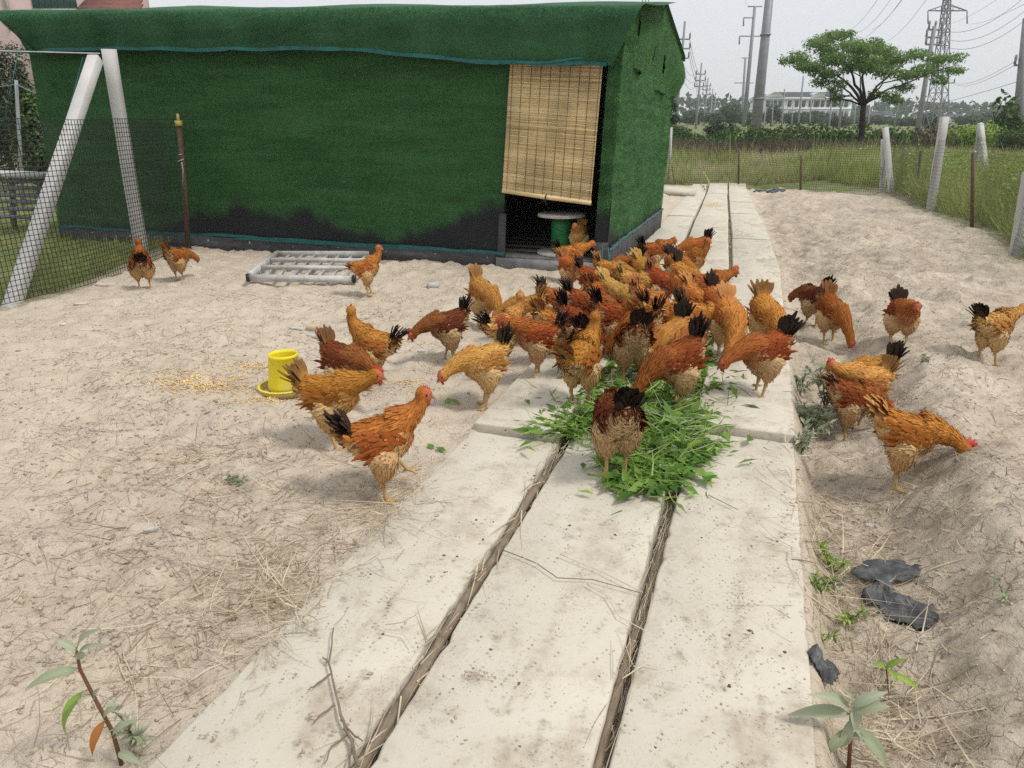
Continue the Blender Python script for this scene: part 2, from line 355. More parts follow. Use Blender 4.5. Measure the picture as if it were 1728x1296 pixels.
# ------------------------------------------------------------------ slab path
path_root = tag(empty('path', (*xy(3, -.5), 0)), 'path of three rows of long pale concrete slabs', 'path', kind='structure')
COLS = [(-1.27, -.815, [-.35, 3.24, 6.75, 10.1, 13.5, 17.0, 20.6, 24.1]), (-.772, -.247, [-.6, 3.44, 6.9, 9.95, 13.6, 17.2, 20.8, 24.6]), (-.203, .28, [-.2, 3.58, 7.2, 10.4, 14.3, 17.7, 21.2, 24.7])]
SLABTOP = .03
slabs = []
def slab(t0, t1, s0, s1, seed):
    r = random.Random(seed); n = max(int((s1 - s0) / .045), 8); out = []
    e = [r.uniform(-.01, .01) for _ in range(4)]; P = []
    def J(k): return (.004 * (vn(k * 7.1, seed, 1) - .5) + (.010 * max(0, float(vn(k * 2.3, seed * 3.7, 2)) - .7) / .3))
    L = s1 - s0
    for k in range(n): P.append((s0 + L * k / n, t0 + e[0] * (1 - k / n) + e[1] * k / n + float(J(k))))
    for k in range(8): P.append((s1 - float(J(k + 300)), t0 + e[1] + (t1 + e[3] - t0 - e[1]) * k / 8))
    for k in range(n): P.append((s1 - L * k / n, t1 + e[3] * (1 - k / n) + e[2] * k / n - float(J(k + 600))))
    for k in range(8): P.append((s0 + float(J(k + 900)), t1 + e[2] + (t0 + e[0] - t1 - e[2]) * k / 8))
    k_ = seed % 20 - 3; dz, tl, tr = {0: -.016, 1: .012}.get(k_, r.uniform(-.012, .012)), r.uniform(-.01, .01), r.uniform(-.008, .008)
    cs, ct = (s0 + s1) / 2, (t0 + t1) / 2; V = []; m = len(P)
    for lev, (ins, zz) in enumerate(((0, -.10), (0, -.009), (.003, -.003), (.010, 0))):
        for (s, t) in P:
            si = s + (ins if s < cs else -ins) * (1 if abs(s - s0) < .06 or abs(s - s1) < .06 else 0); ti = t + (ins if t < ct else -ins) * (1 if abs(t - t0) < .06 or abs(t - t1) < .06 else 0)
            x, y = xy(si, ti + float(shift(si))); z = float(base(x, y)) + SLABTOP + zz + dz + tl * (s - cs) / L * .8 + tr * (t - ct) * 2
            V.append((x, y, z))
    F = []
    for l in range(3):
        for k in range(m): F.append([l * m + k, l * m + (k + 1) % m, (l + 1) * m + (k + 1) % m, (l + 1) * m + k])
    F.append([3 * m + k for k in range(m)])
    c = np.mean(V, 0); o = mesh_np('concrete_slab', np.array(V) - c, F, M['slab'], path_root); o.location = Vector(c) - path_root.location
    return o
for ci, (t0, t1, js) in enumerate(COLS):
    for k in range(len(js) - 1): slab(t0, t1, js[k] + .021, js[k + 1] - .021, ci * 20 + k + 3)
side_slab = None
def topz(x, y):
    s, t = st(x, y); t = t - float(shift(s))
    if TL <= t <= TR and -.4 < s < 24.5: return float(base(x, y)) + SLABTOP
    return float(H(x, y))
def G3(px, py):
    d = ray(px, py); z = 0.
    for i in range(30):
        t = (z - CAMH) / d[2]; z = .6 * z + .4 * topz(d[0] * t, d[1] * t)
    return Vector((d[0] * t, d[1] * t, topz(d[0] * t, d[1] * t)))

# ------------------------------------------------------------------ the coop, covered in artificial turf
def make_turf(name, c1, c2, worn):
    t = NT(name); a = t.attr().outputs['Fac']
    c = t.mix(t.ramp(t.noise(60, 4, .7, (1, 1, 2.2)), .35, .65), c1, c2)
    c = t.mix(t.ramp(t.noise(2.2, 5, .6, (.5, .5, 4)), .4, .65, 0, .55), c, tuple(k * .55 for k in c1))
    if worn: c = t.mix(a, (.016, .018, .02), c)
    return t.out(c, .75, t.bump(t.noise(130, 3, .7), .8, .008))
M['turf'] = make_turf('turf_backing', (.024, .085, .025), (.05, .155, .048), True)
M['blade'] = leafmat('turf_blades', (.042, .13, .038), (.19, .38, .135), .7, .3)
M['net_cloth'] = make_turf('green_shade_cloth', (.026, .095, .038), (.042, .14, .056), False)
M['teal'] = simple('teal_edging_tape', (.015, .15, .14), (.02, .095, .095), 10, .5)
M['skirt'] = simple('grey_black_board', (.085, .082, .085), (.04, .04, .043), 9, .8, .4, scale=(1, 1, 8))
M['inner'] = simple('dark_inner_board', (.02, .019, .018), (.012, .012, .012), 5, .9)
M['plank'] = simple('dusty_floor_plank', (.25, .225, .20), (.15, .13, .115), 8, .9, .5)
M['sill'] = simple('grey_timber_sill', (.26, .26, .265), (.16, .16, .165), 8, .85, .5)
coop = tag(empty('chicken_coop', cp(CL / 2, CD / 2, 0)), 'long chicken coop wrapped in green artificial turf with shallow gable roof', 'coop')
def cpart(o, label=None): 
    o.parent = coop; o.matrix_parent_inverse = Matrix.Translation(-Vector(coop.location))
    if label: o['label'] = label
    return o
DA0, DA1, ZW0, ZW1 = .13, 1.13, .11, 2.36
def worn_line(a):
    a = np.asarray(a, float)
    return .17 + .48 * ss(2.0, 1.2, a) * 1. + .30 * ss(2.6, 3.9, a) * (1 - ss(5.0, 5.7, a)) + .13 * fbm(a * 2.6, a * 0, 4, 5) + .12 * np.exp(-((a - 2.0) / .3) ** 2)
def wrink(u, z, sd): return .016 * fbm(u * 1.5 + z * .8, z * 1.2 - u * .5, 3, sd) + .008 * fbm(u * 6, z * 2, 2, sd + 3) + .012 * np.maximum(0, 1 - np.abs(fbm(u * .7 + z * .9 + sd, z * .6 - u * .2, 2, sd + 7)) * 9)
def wall(name, P, u0, u1, z0f, z1f, sd, wornf, nb, out):
    """P(u,z,off) -> point; grid wall plus a coat of blades"""
    nu, nz = max(int((u1 - u0) / .07), 3), 40; V = []; A = []
    for j in range(nz + 1):
        for i in range(nu + 1):
            u = u0 + (u1 - u0) * i / nu; z = z0f(u) + (z1f(u) - z0f(u)) * j / nz
            V.append(P(u, z, float(wrink(u, z, sd)))); A.append(float(ss(-.05, .07, z - wornf(u) + .07 * fbm(u * 7, z * 7, 2, 8))))
    I = np.arange((nu + 1) * (nz + 1)).reshape(nz + 1, nu + 1)
    F = np.stack([I[:-1, :-1], I[:-1, 1:], I[1:, 1:], I[1:, :-1]], -1).reshape(-1, 4)
    o = cpart(mesh_np(name, V, F, M['turf'], None, A, True))
    u = rng.uniform(u0, u1, nb); z = np.array([0.] * nb); w = rng.random(nb)
    z0 = np.array([z0f(k) for k in (u0, u1)]); z1 = np.array([z1f(k) for k in (u0, u1)])
    f = (u - u0) / (u1 - u0); z = (z0[0] + (z0[1] - z0[0]) * f) * (1 - w) + (z1[0] + (z1[1] - z1[0]) * f) * w
    k = rng.random(nb) < ss(-.06, .12, z - wornf(u) + .08 * fbm(u * 7, z * 7, 2, 8)) * (.55 + .45 * ss(.3, .6, vn(u * 1.4, z * 5, 77))) + .02
    u, z = u[k], z[k]; B = np.array([P(a, b, float(c)) for a, b, c in zip(u, z, wrink(u, z, sd))])
    D = np.array(out)[None] * .55 + rng.normal(size=B.shape) * .55 + np.array((0, 0, -.35))
    V, F, C = blades(B, D, rng.uniform(.014, .026, len(B)), .0045, .35, np.clip(rng.normal(.34, .24, len(B)) + .7 * (vn(u * 4, z * 60, 61) - .5) + .5 * (vn(u * 1.2, z * 17, 62) - .5), 0, 1), 1)
    t = mesh_np('turf_pile', V, F, M['blade'], o, C); t['kind'] = 'stuff'; t.parent = o
    t.matrix_parent_inverse = Matrix.Identity(4)
    return o
nf = -E2; ns = -E1
Pf = lambda u, z, o: cp(u, -o, z)
wall('front_wall', Pf, DA1, CL, lambda u: ZW0, lambda u: ZW1, 3, worn_line, 105000, (nf[0], nf[1], 0))
wall('front_wall', Pf, -.004, DA0, lambda u: .1, lambda u: ZW1, 4, lambda u: .62 + 0 * u, 4500, (nf[0], nf[1], 0))
Ps = lambda u, z, o: cp(-o - .004, u, z)
wall('side_wall', Ps, 0, CD, lambda u: .18, lambda u: ZW1, 6, lambda u: .25 + .25 * np.exp(-np.asarray(u) * 3) + 0 * u, 52000, (ns[0], ns[1], 0))
# dark shell inside: back, left end, door jambs, ceiling, floor
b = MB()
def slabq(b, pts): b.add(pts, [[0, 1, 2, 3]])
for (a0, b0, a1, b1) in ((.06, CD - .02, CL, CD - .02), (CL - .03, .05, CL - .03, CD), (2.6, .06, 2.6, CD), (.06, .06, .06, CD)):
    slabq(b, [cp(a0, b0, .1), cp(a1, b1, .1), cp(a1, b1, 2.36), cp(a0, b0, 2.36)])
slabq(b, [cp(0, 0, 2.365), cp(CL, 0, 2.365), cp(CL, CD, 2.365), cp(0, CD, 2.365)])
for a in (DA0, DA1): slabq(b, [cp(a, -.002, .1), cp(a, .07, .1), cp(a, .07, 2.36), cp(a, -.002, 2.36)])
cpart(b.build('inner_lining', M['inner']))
for k in range(13):
    b = MB(); b0, b1 = .02 + k * .29, .02 + k * .29 + .28; dz = U(0, .006)
    V = [cp(a, bb, z) for z in (.06, .105 + dz) for a, bb in ((.05, b0), (2.6, b0), (2.6, b1), (.05, b1))]
    b.add(V, BOXF); cpart(b.build('floor_plank', M['plank']))
def bar(name, a0, a1, b0, b1, z0, z1, mat, label=None):
    b = MB(); b.add([cp(a, bb, z) for z in (z0, z1) for a, bb in ((a0, b0), (a1, b0), (a1, b1), (a0, b1))], BOXF); return cpart(b.build(name, mat), label)
bar('door_sill', DA0 - .1, DA1 + .06, -.05, .018, -.03, .085, M['sill'])
bar('corner_post', -.012, .125, -.015, -.003, -.06, .30, M['skirt'])
bar('base_board', DA1 - .02, 4.1, -.026, .02, -.05, .125, M['skirt'])
bar('base_board', 4.105, CL, -.024, .02, -.08, .118, M['skirt'])
bar('door_jamb', DA1 - .03, DA1 + .05, -.034, -.012, -.03, .55, M['skirt'])
n = 22
for k in range(n):                                        # vertical boards under the turf on the side wall
    b0 = -.01 + k * CD / n; bar('skirt_board', -.03 + U(-.004, .004), -.008, b0 + .006, b0 + CD / n - .006, -.12, .24 + U(-.015, .015), M['skirt'])
def ribbon(name, pts, w, mat, dirn=(0, 0, 1)):
    b = MB(); V = []; F = []
    for i, p in enumerate(pts):
        p = Vector(p); ww = w * (1 + .35 * float(fbm(i * .37, 3.3, 2, 3))); d = Vector(dirn)
        V += [p - d * ww / 2, p + d * ww / 2]
        if i: F.append([2 * i - 2, 2 * i - 1, 2 * i + 1, 2 * i])
    b.add(V, F); return cpart(b.build(name, mat))
ribbon('edging_tape', [cp(a, -.032 - .006 * float(vn(a * 3, 0, 2)), .142 + .022 * float(fbm(a * 1.7, 0, 3, 4)) - .02 * ss(2, 0, a)) for a in np.linspace(DA1 - .03, CL, 110)], .034, M['teal'])
ribbon('edging_tape', [cp(a, -.04 - .006 * float(vn(a * 3, 9, 2)), .128 + .014 * float(fbm(a * 1.1, 7, 3, 4))) for a in np.linspace(2.2, 4.6, 50)], .02, M['teal'])
ribbon('edging_tape', [cp(-.038, bb, .235 + .02 * float(fbm(bb * 2.7, 1, 3, 6))) for bb in np.linspace(-.0, CD, 60)], .034, M['teal'])
b = MB(); b.tube([cp(-.02, -.03, .26), cp(-.05, -.05, .1), cp(-.02, -.05, -.06)], .008, 5); b.tube([cp(.04, -.03, .27), cp(.02, -.045, .12), cp(.03, -.05, -.04)], .006, 5)
cpart(b.build('tie_cord', M['teal']))
for a in np.arange(1.3, CL, .62):
    b = MB(); b.lathe([(.0, .0), (.013, .002), (.013, .006), (0, .008)], 8); o = b.build('screw', M['galv']); o.location = cp(a, -.027, .07 + U(-.02, .02)); o.rotation_euler = (math.pi / 2, 0, math.atan2(E1[1], E1[0])); o.parent = coop; o.matrix_parent_inverse = Matrix.Translation(-Vector(coop.location))
# roof: gable sheet, with the hanging edge in front and the cloth draped over the gable end
def zb(a): return 1.955 + .11 * ss(.6, 3., a) - .04 * ss(5, 7.4, a) + .010 * math.sin(a * 2.1 + 1) + .005 * math.sin(a * 7.7)
def front_prof(a):
    q = zb(a); w = .015 * math.sin(a * 5.3 + 1) + .012 * math.sin(a * 11.7)
    return [(1.8, 2.74 + .015 * math.sin(a * 2.2)), (.9, 2.60), (.2, 2.515), (-.14, 2.485), (-.235, 2.465), (-.285, 2.425), (-.30, 2.37 + w * .3), (-.285 + w, 2.26), (-.25 + w * 1.6, q + .10), (-.225 + w * 2, q)]
def grid(name, rows, mat, smooth=True, holes=(), col=None):
    ny_, nx_ = len(rows), len(rows[0]); I = np.arange(nx_ * ny_).reshape(ny_, nx_); F = []
    for j in range(ny_ - 1):
        for i in range(nx_ - 1):
            if (j, i) not in holes: F.append([int(I[j, i]), int(I[j, i + 1]), int(I[j + 1, i + 1]), int(I[j + 1, i])])
    return cpart(mesh_np(name, [p for r in rows for p in r], F, mat, None, col, smooth))
rows = []
A = np.linspace(-.2, CL + .16, 150)
for a in A:
    pr = front_prof(a); r = []
    for k, (bb, z) in enumerate(pr):
        hang = max(0, (2.46 - z) / .5); aa = a
        if a < .35: aa = a + hang * (.24) * (1 - (a + .2) / .55)
        if a > CL - .2: aa = a - hang * .6 * (a - CL + .2) / .36
        r.append(cp(aa, bb, z + (.010 + .012 * (k > 4)) * float(fbm(a * 2.2, k * .8, 3, 15)) + (.02 * max(0, 1 - abs(float(fbm(a * .8 + k * .25, k * .3, 2, 19))) * 8) if k > 4 else 0)))
    rows.append(r)
roof_front = grid('roof_sheet', rows, M['net_cloth'])
V = np.array([p for r in rows for p in r]).reshape(150, 10, 3)
nb = 26000; ii = rng.uniform(0, 148.99, nb); jj = rng.uniform(4.2, 8.99, nb); i0, j0 = ii.astype(int), jj.astype(int); fi, fj = (ii - i0)[:, None], (jj - j0)[:, None]
Bp = V[i0, j0] * (1 - fi) * (1 - fj) + V[i0 + 1, j0] * fi * (1 - fj) + V[i0, j0 + 1] * (1 - fi) * fj + V[i0 + 1, j0 + 1] * fi * fj
M['mat_pile'] = leafmat('dull_turf_blades', (.026, .09, .038), (.080, .20, .085), .6, .1)
v_, f_, c_ = blades(Bp, np.array((nf[0], nf[1], 0)) * .5 + rng.normal(size=Bp.shape) * .5 + np.array((0, 0, -.4)), .016, .004, .3, None, 1)
t = mesh_np('turf_pile', v_, f_, M['mat_pile'], roof_front, c_); t['kind'] = 'stuff'
rows2 = [[cp(a, bb, z) for bb, z in ((1.8, 2.74 + .015 * math.sin(a * 2.2)), (2.9, 2.52), (CD + .08, 2.33), (CD + .12, 2.26))] for a in np.linspace(-.1, CL + .16, 40)]
grid('roof_sheet', rows2, M['net_cloth'])
def tape_front(a):
    bb, z = front_prof(a)[-1]; return cp(a if a > .35 else a + .24 * (1 - (a + .2) / .55), bb - .012, z + .012)
ribbon('edging_tape', [tape_front(a) for a in np.linspace(-.1, CL + .1, 140)], .036, M['teal'])
ribbon('edging_tape', [Vector(tape_front(a)) + Vector((0, -.01, .05 * ss(.9, .2, a))) for a in np.linspace(.3, 1.0, 14)], .02, M['teal'])
M['bright_turf'] = M['blade']
# gable-end cloth
rows = []; nb_ = 60; nv = 16
for i in range(nb_ + 1):
    bb = -.27 + (CD + .37) * i / nb_
    zt = np.interp(bb, [-.27, 1.8, CD + .12], [2.44, 2.74, 2.28]); zl = np.interp(bb, [-.27, .3, 1.4, 2.6, CD + .2], [2.30, 2.02, 1.86, 1.80, 1.78]); r = []
    for j in range(nv + 1):
        v = j / nv; z = zt + (zl - zt) * v
        o = .06 + .05 * math.sin(v * 3.0) * ss(2, 4, bb) + (-.045) * ss(.45, 1, v) + .035 * math.sin(bb * 5 + v * 3 + 1.5 * math.sin(bb * 1.7)) * v + .02 * math.sin(bb * 13 + v * 5) * v
        r.append(cp(-o, bb + .10 * (v - .5) * (1 if bb > CD else 0), z))
    rows.append(r)
holes = {(i, j) for i, a, c in ((9, 2, 8), (10, 4, 10), (27, 7, 11), (36, 8, 12), (37, 10, 13)) for j in range(a, c)}
gable = grid('gable_cloth', rows, M['turf'], True, holes, [1.] * ((nb_ + 1) * (nv + 1)))
V = np.array([p for r in rows for p in r]).reshape(nb_ + 1, nv + 1, 3)
nb = 20000; ii = rng.uniform(0, nb_ - .01, nb); jj = rng.uniform(0, nv - .01, nb); i0, j0 = ii.astype(int), jj.astype(int); fi, fj = (ii - i0)[:, None], (jj - j0)[:, None]
keep = np.array([(a, c) not in holes for a, c in zip(i0, j0)])
Bp = (V[i0, j0] * (1 - fi) * (1 - fj) + V[i0 + 1, j0] * fi * (1 - fj) + V[i0, j0 + 1] * (1 - fi) * fj + V[i0 + 1, j0 + 1] * fi * fj)[keep]
v_, f_, c_ = blades(Bp, np.array((ns[0], ns[1], 0)) * .5 + rng.normal(size=Bp.shape) * .5 + np.array((0, 0, -.4)), .018, .0045, .3, None, 1)
t = mesh_np('turf_pile', v_, f_, M['blade'], gable, c_); t['kind'] = 'stuff'
# a back and far end so the coop is closed from the sides
b = MB(); slabq(b, [cp(0, CD, 0), cp(CL, CD, 0), cp(CL, CD, 2.4), cp(0, CD, 2.4)]); slabq(b, [cp(CL, 0, 0), cp(CL, CD, 0), cp(CL, CD, 2.4), cp(CL, 0, 2.4)]); b.add([cp(CL, 0, 2.4), cp(CL, CD, 2.4), cp(CL, 1.8, 2.72)], [[0, 1, 2]])
cpart(b.build('back_wall', M['turf']))

# bamboo blind in the doorway
blind = tag(empty('bamboo_blind', cp(.62, -.05, .75)), 'half lowered split bamboo blind hanging in the coop doorway', 'blind')
def brel(o, p): o.parent = p; o.matrix_parent_inverse = Matrix.Translation(-Vector(p.location)); return o
M['reed'] = leafmat('split_bamboo', (.55, .39, .175), (.90, .72, .42), .55, .1)
b = MB(); nr = 150; BT = 2.12
for k in range(nr):
    f = k / (nr - 1); za, zc = BT - f * (BT - .70), BT - f * (BT - .79)      # right, left
    V = []; j = [U(-.0016, .0016) for _ in range(6)]; F = []
    for i in range(6):
        u = i / 5; a = .17 + .015 * f + (1.115 - .185 + .02 * f) * u; z = za + (zc - za) * u + j[i]; bb = -.055 - .012 * math.sin(u * 3.1) * f + U(-.002, .002) - .02 * f
        V += [cp(a, bb - .0035, z), cp(a, bb + .001, z + .0056), cp(a, bb + .001, z - .0056)]
        if i: o = 3 * (i - 1); F += [[o, o + 1, o + 4, o + 3], [o + 1, o + 2, o + 5, o + 4], [o + 2, o, o + 3, o + 5]]
    b.add(V, F, min(1, max(0, random.gauss(.5, .28))))
o = brel(b.build('reed_sheet', M['reed']), blind); o['kind'] = 'stuff'
b = MB(); b.tube([cp(.18, -.08, .70), cp(.66, -.09, .742), cp(1.13, -.08, .79)], .024, 8, .6); brel(b.build('bottom_rod', M['reed']), blind)
M['string'] = simple('dark_stitching', (.12, .075, .035), None, 5)
for k in range(10):
    a = .20 + k * .098; b = MB(); zl = .70 + (.09) * (a - .17) / .94
    b.tube([cp(a - .01, -.063, BT), cp(a - .005, -.072, 1.4), cp(a, -.098, zl - .01)], .0022, 4); brel(b.build('stitching', M['string']), blind)
b = MB(); b.tube([cp(.65, -.075, .775), cp(.65, -.12, .75), cp(.65, -.11, .70), cp(.64, -.10, .66)], .008, 5); b.tube([cp(.65, -.11, .71), cp(.70, -.10, .69), cp(.76, -.09, .66)], .004, 4)
brel(b.build('tie', M['black']), blind)

# cable spool inside
sp = cp(.56, .29, .112); spool = tag(empty('cable_spool', sp), 'green cable spool with pale round discs standing inside the doorway', 'cable spool')
M['disc'] = simple('pale_disc_wood', (.55, .52, .47), (.42, .39, .34), 10, .8)
M['drumgreen'] = simple('green_drum_wrap', (.015, .19, .05), (.012, .13, .04), 9, .45)
def loc_child(b, name, mat, p, loc=(0, 0, 0), smooth=False): o = b.build(name, mat, p, smooth); o.location = loc; return o
loc_child(MB().lathe([(0, .40), (.255, .40), (.258, .405), (.258, .425), (.252, .43), (0, .43)], 40), 'top_disc', M['disc'], spool)
loc_child(MB().lathe([(0, 0), (.26, 0), (.262, .004), (.262, .022), (.255, .027), (0, .027)], 40), 'bottom_disc', M['disc'], spool)
loc_child(MB().lathe([(.085, .36), (.085, .40)], 24), 'core', M['wood'], spool)
loc_child(MB().lathe([(.105, .03), (.105, .06), (.11, .062), (.108, .2), (.112, .3), (.108, .355), (.09, .36)], 30), 'drum_wrap', M['drumgreen'], spool)
b = MB(); b.tube([(.11 * math.cos(t), -.112 * abs(math.sin(t)) - .0, .22 + .05 * math.cos(t * 1.0)) for t in np.linspace(.2, 2.9, 12)], .006, 5); b.tube([(.11 * math.cos(t), -.112 * abs(math.sin(t)) - .0, .25 - .05 * math.cos(t)) for t in np.linspace(.2, 2.9, 12)], .006, 5)
b.build('cord', M['drumgreen'], spool)

# galvanised frame lying by the coop
q = [G3(421, 478), G3(597, 480), G3(640, 436), G3(470, 436)]
fr0 = (q[0] + q[2]) / 2; frame = tag(empty('pallet_frame', fr0), 'low whitish slatted metal frame lying against the coop wall', 'frame')
def fpt(u, v, z): 
    p = q[0] * (1 - u) * (1 - v) + q[1] * u * (1 - v) + q[2] * u * v + q[3] * (1 - u) * v; return p + Vector((0, 0, z + .01))
for nm, a, c, w, h, z in [('rail', (0, 0), (1, 0), .03, .066, .042), ('rail', (0, 1), (1, 1), .03, .066, .042), ('end_rail', (0, .02), (0, .98), .03, .075, .05), ('end_rail', (1, .02), (1, .98), .03, .075, .05)] + [('slat', (.02, v), (.98, v), .02, .05, .058) for v in (.33, .64)]:
    b = MB(); b.beam(fpt(*a, z), fpt(*c, z), w, h); brel(b.build(nm, M['galv']), frame)
for k in range(1, 8):
    for v0, v1 in ((.03, .31), (.35, .62), (.66, .97)):
        if random.random() < .12: continue
        b = MB(); u = k / 8 + U(-.012, .012); b.beam(fpt(u, v0, .028), fpt(u + U(-.01, .01), v1, .032), .022, .03); brel(b.build('crossbar', M['galv']), frame)
b = MB(); b.box(tuple(fpt(-.005, .0, .045)), (.03, .05, .07)); brel(b.build('end_cap', M['black']), frame)
b = MB(); b.box(tuple(fpt(1.008, .0, .045)), (.03, .05, .07)); brel(b.build('end_cap', M['black']), frame)

# yellow feeder
def make_yellow():
    t = NT('yellow_plastic'); c = t.mix(t.ramp(t.noise(6, 5, .7), .5, .72, 0, .8), (.84, .70, .035), (.62, .57, .26))
    c = t.mix(t.ramp(t.noise(34, 3, .7), .66, .74, 0, .6), c, (.38, .30, .14))
    return t.out(c, .42, t.bump(t.noise(20, 3), .1, .003))
M['yellow'] = make_yellow()
M['dirty_tray'] = simple('dusty_yellow_plastic', (.62, .47, .10), (.50, .40, .20), 9, .7)
fd = G3(474, 672); feeder = tag(empty('poultry_feeder', fd), 'yellow plastic poultry feeder with round tray and open hopper', 'feeder')
fo = Vector((.0, .085, 0))
loc_child(MB().lathe([(0, .004), (.10, .0), (.128, .008), (.143, .03), (.147, .048), (.142, .05), (.136, .032), (.122, .018), (0, .016)], 48), 'tray', M['dirty_tray'], feeder, fo, True)
loc_child(MB().lathe([(.139, .046), (.149, .047), (.149, .053), (.141, .055), (.137, .05)], 48), 'tray_rim', M['yellow'], feeder, fo, True)
loc_child(MB().lathe([(.098, .032), (.102, .034), (.101, .06), (.082, .225), (.0835, .226), (.0835, .243), (.078, .244), (.077, .225), (.094, .06), (.096, .032)], 48), 'hopper', M['yellow'], feeder, fo + Vector((.012, 0, 0)), True)
def grains(cx, cy, cz, r0, r1, n, sig=None):
    th = rng.uniform(0, 2 * np.pi, n); r = np.sqrt(rng.uniform(r0 ** 2, r1 ** 2, n)); return np.stack([cx + r * np.cos(th), cy + r * np.sin(th), np.full(n, cz)], 1)
def kernels(P, size=.0050):
    N = len(P); o = np.array([(1, 0, 0), (-1, 0, 0), (0, .8, 0), (0, -.8, 0), (0, 0, .6), (0, 0, -.6)]) * size
    F = np.array([[0, 2, 4], [2, 1, 4], [1, 3, 4], [3, 0, 4], [2, 0, 5], [1, 2, 5], [3, 1, 5], [0, 3, 5]])
    a = rng.uniform(0, 6.3, N); sc = rng.uniform(.7, 1.35, N); co, si = np.cos(a) * sc, np.sin(a) * sc
    V = np.stack([o[None, :, 0] * co[:, None] - o[None, :, 1] * si[:, None], o[None, :, 0] * si[:, None] + o[None, :, 1] * co[:, None], o[None, :, 2] * sc[:, None]], -1) + P[:, None]
    return V.reshape(-1, 3), (F[None] + (np.arange(N) * 6)[:, None, None]).reshape(-1, 3), np.repeat(rng.random(N), 6)
Pg = grains(fo.x, fo.y, .024, .10, .132, 260); Pg[:, 2] += rng.uniform(0, .008, 260)
v_, f_, c_ = kernels(Pg); o = mesh_np('feed_grain', v_, f_, M['grain'], feeder, c_); o['kind'] = 'stuff'
def topzv(x, y):
    s_, t_ = st(x, y); t_ = t_ - shift(s_); on = (t_ >= TL) & (t_ <= TR) & (s_ > -.4) & (s_ < 24.5)
    return np.where(on, base(x, y) + SLABTOP, H(x, y))
def scatter(cl):
    px = np.concatenate([rng.normal(a, c, n) for a, b_, c, d, n in cl]); py = np.minimum(np.concatenate([rng.normal(b_, d, n) for a, b_, c, d, n in cl]), 1400)
    a = (px - 864) / FPX; b_ = (648 - py) / FPX; dx, dy, dz = a, C_ + b_ * S_, np.minimum(-S_ + b_ * C_, -.02); z = np.zeros(len(px))
    for i in range(14): t = (z - CAMH) / dz; z = .4 * z + .6 * base(dx * t, dy * t)
    x, y = dx * t, dy * t; return np.stack([x, y, topzv(x, y)], 1)
Pg = scatter([(345, 652, 48, 8, 900), (300, 640, 45, 10, 260), (430, 622, 30, 6, 300), (460, 680, 40, 4, 320), (690, 645, 18, 4, 120), (560, 650, 60, 10, 60), (1203, 348, 10, 2.2, 500), (330, 770, 40, 6, 60)]); Pg[:, 2] += .003
v_, f_, c_ = kernels(Pg, .0062); tag(mesh_np('spilled_corn', v_, f_, M['grain'], None, c_), 'spilled corn kernels scattered on the earth around the yellow feeder', 'corn', kind='stuff')

# ------------------------------------------------------------------ fences
def net(name, poly, h, cell, r, mat, parent, z0=0.0, hz=None, lean=0):
    P = np.array(poly, float); sl_ = np.concatenate(([0], np.cumsum(np.linalg.norm(np.diff(P, axis=0), axis=1)))); Ltot = sl_[-1]
    def pt(s): return np.stack([np.interp(s, sl_, P[:, 0]), np.interp(s, sl_, P[:, 1])], -1)
    def z(s): q = pt(s); return base(q[:, 0], q[:, 1]) + z0
    VV, FF = [], []; o = 0
    def strand(pts):
        nonlocal o
        n = len(pts); d = np.gradient(pts, axis=0); d = unit(d); a = np.where(np.abs(d[:, 2:3]) > .7, np.array([[0, 1., 0]]), np.array([[0, 0, 1.]])); R = unit(np.cross(d, a)); Q = np.cross(R, d)
        V = np.stack([pts + (R * math.cos(t) + Q * math.sin(t)) * r for t in (0, 2.094, 4.189)], 1).reshape(-1, 3)
        F = [[i * 3 + k, i * 3 + (k + 1) % 3, i * 3 + 3 + (k + 1) % 3, i * 3 + 3 + k] for i in range(n - 1) for k in range(3)]
        VV.append(V); FF.append(np.array(F) + o); o += len(V)
    nv = int(Ltot / cell); nh = int(h / cell)
    S = np.linspace(0, Ltot, max(int(Ltot / .35), 3)); B = pt(S); zz = z(S)
    wob = lambda s, k: .018 * fbm(np.asarray(s) * .9, np.full_like(np.asarray(s, float), k * .35), 2, 12)
    for j in range(nh + 1):
        hh = j * cell; pts = np.column_stack([B[:, 0] + wob(S, hh) , B[:, 1], zz + hh + .012 * fbm(S * 1.3, S * 0 + hh * .4, 2, 3)]); strand(pts)
    hs_ = np.linspace(0, h, 5)
    for i in range(nv + 1):
        s = np.full(5, i * cell); q = pt(s); pts = np.column_stack([q[:, 0] + wob(s, hs_), q[:, 1], z(s) + hs_ + .012 * fbm(s * 1.3, hs_ * .4, 2, 3)]); strand(pts)
    n_ = mesh_np(name, np.concatenate(VV), np.concatenate(FF), mat, parent); n_['kind'] = 'stuff'; return n_
def rpost(b, p, q, w, c_=1.):
    """square concrete post with slightly chipped corners"""
    p, q = Vector(p), Vector(q); n = 7; d = (q - p); r = Vector((0, 1, 0)).cross(d).normalized(); u = d.normalized().cross(r).normalized(); V = []; F = []
    for i in range(n):
        c = p + d * i / (n - 1)
        for k in range(8):
            t = math.pi / 4 * k + math.pi / 8; rr = w * .541 * (1 + U(-.04, .02)); V.append(c + (r * math.cos(t) * (1.0) + u * math.sin(t)) * rr * (1.0 if k % 1 == 0 else 1))
        if i:
            o = (i - 1) * 8; F += [[o + k, o + (k + 1) % 8, o + 8 + (k + 1) % 8, o + 8 + k] for k in range(8)]
    F.append(list(range(8 * (n - 1), 8 * n))); b.add(V, F, c_); return b
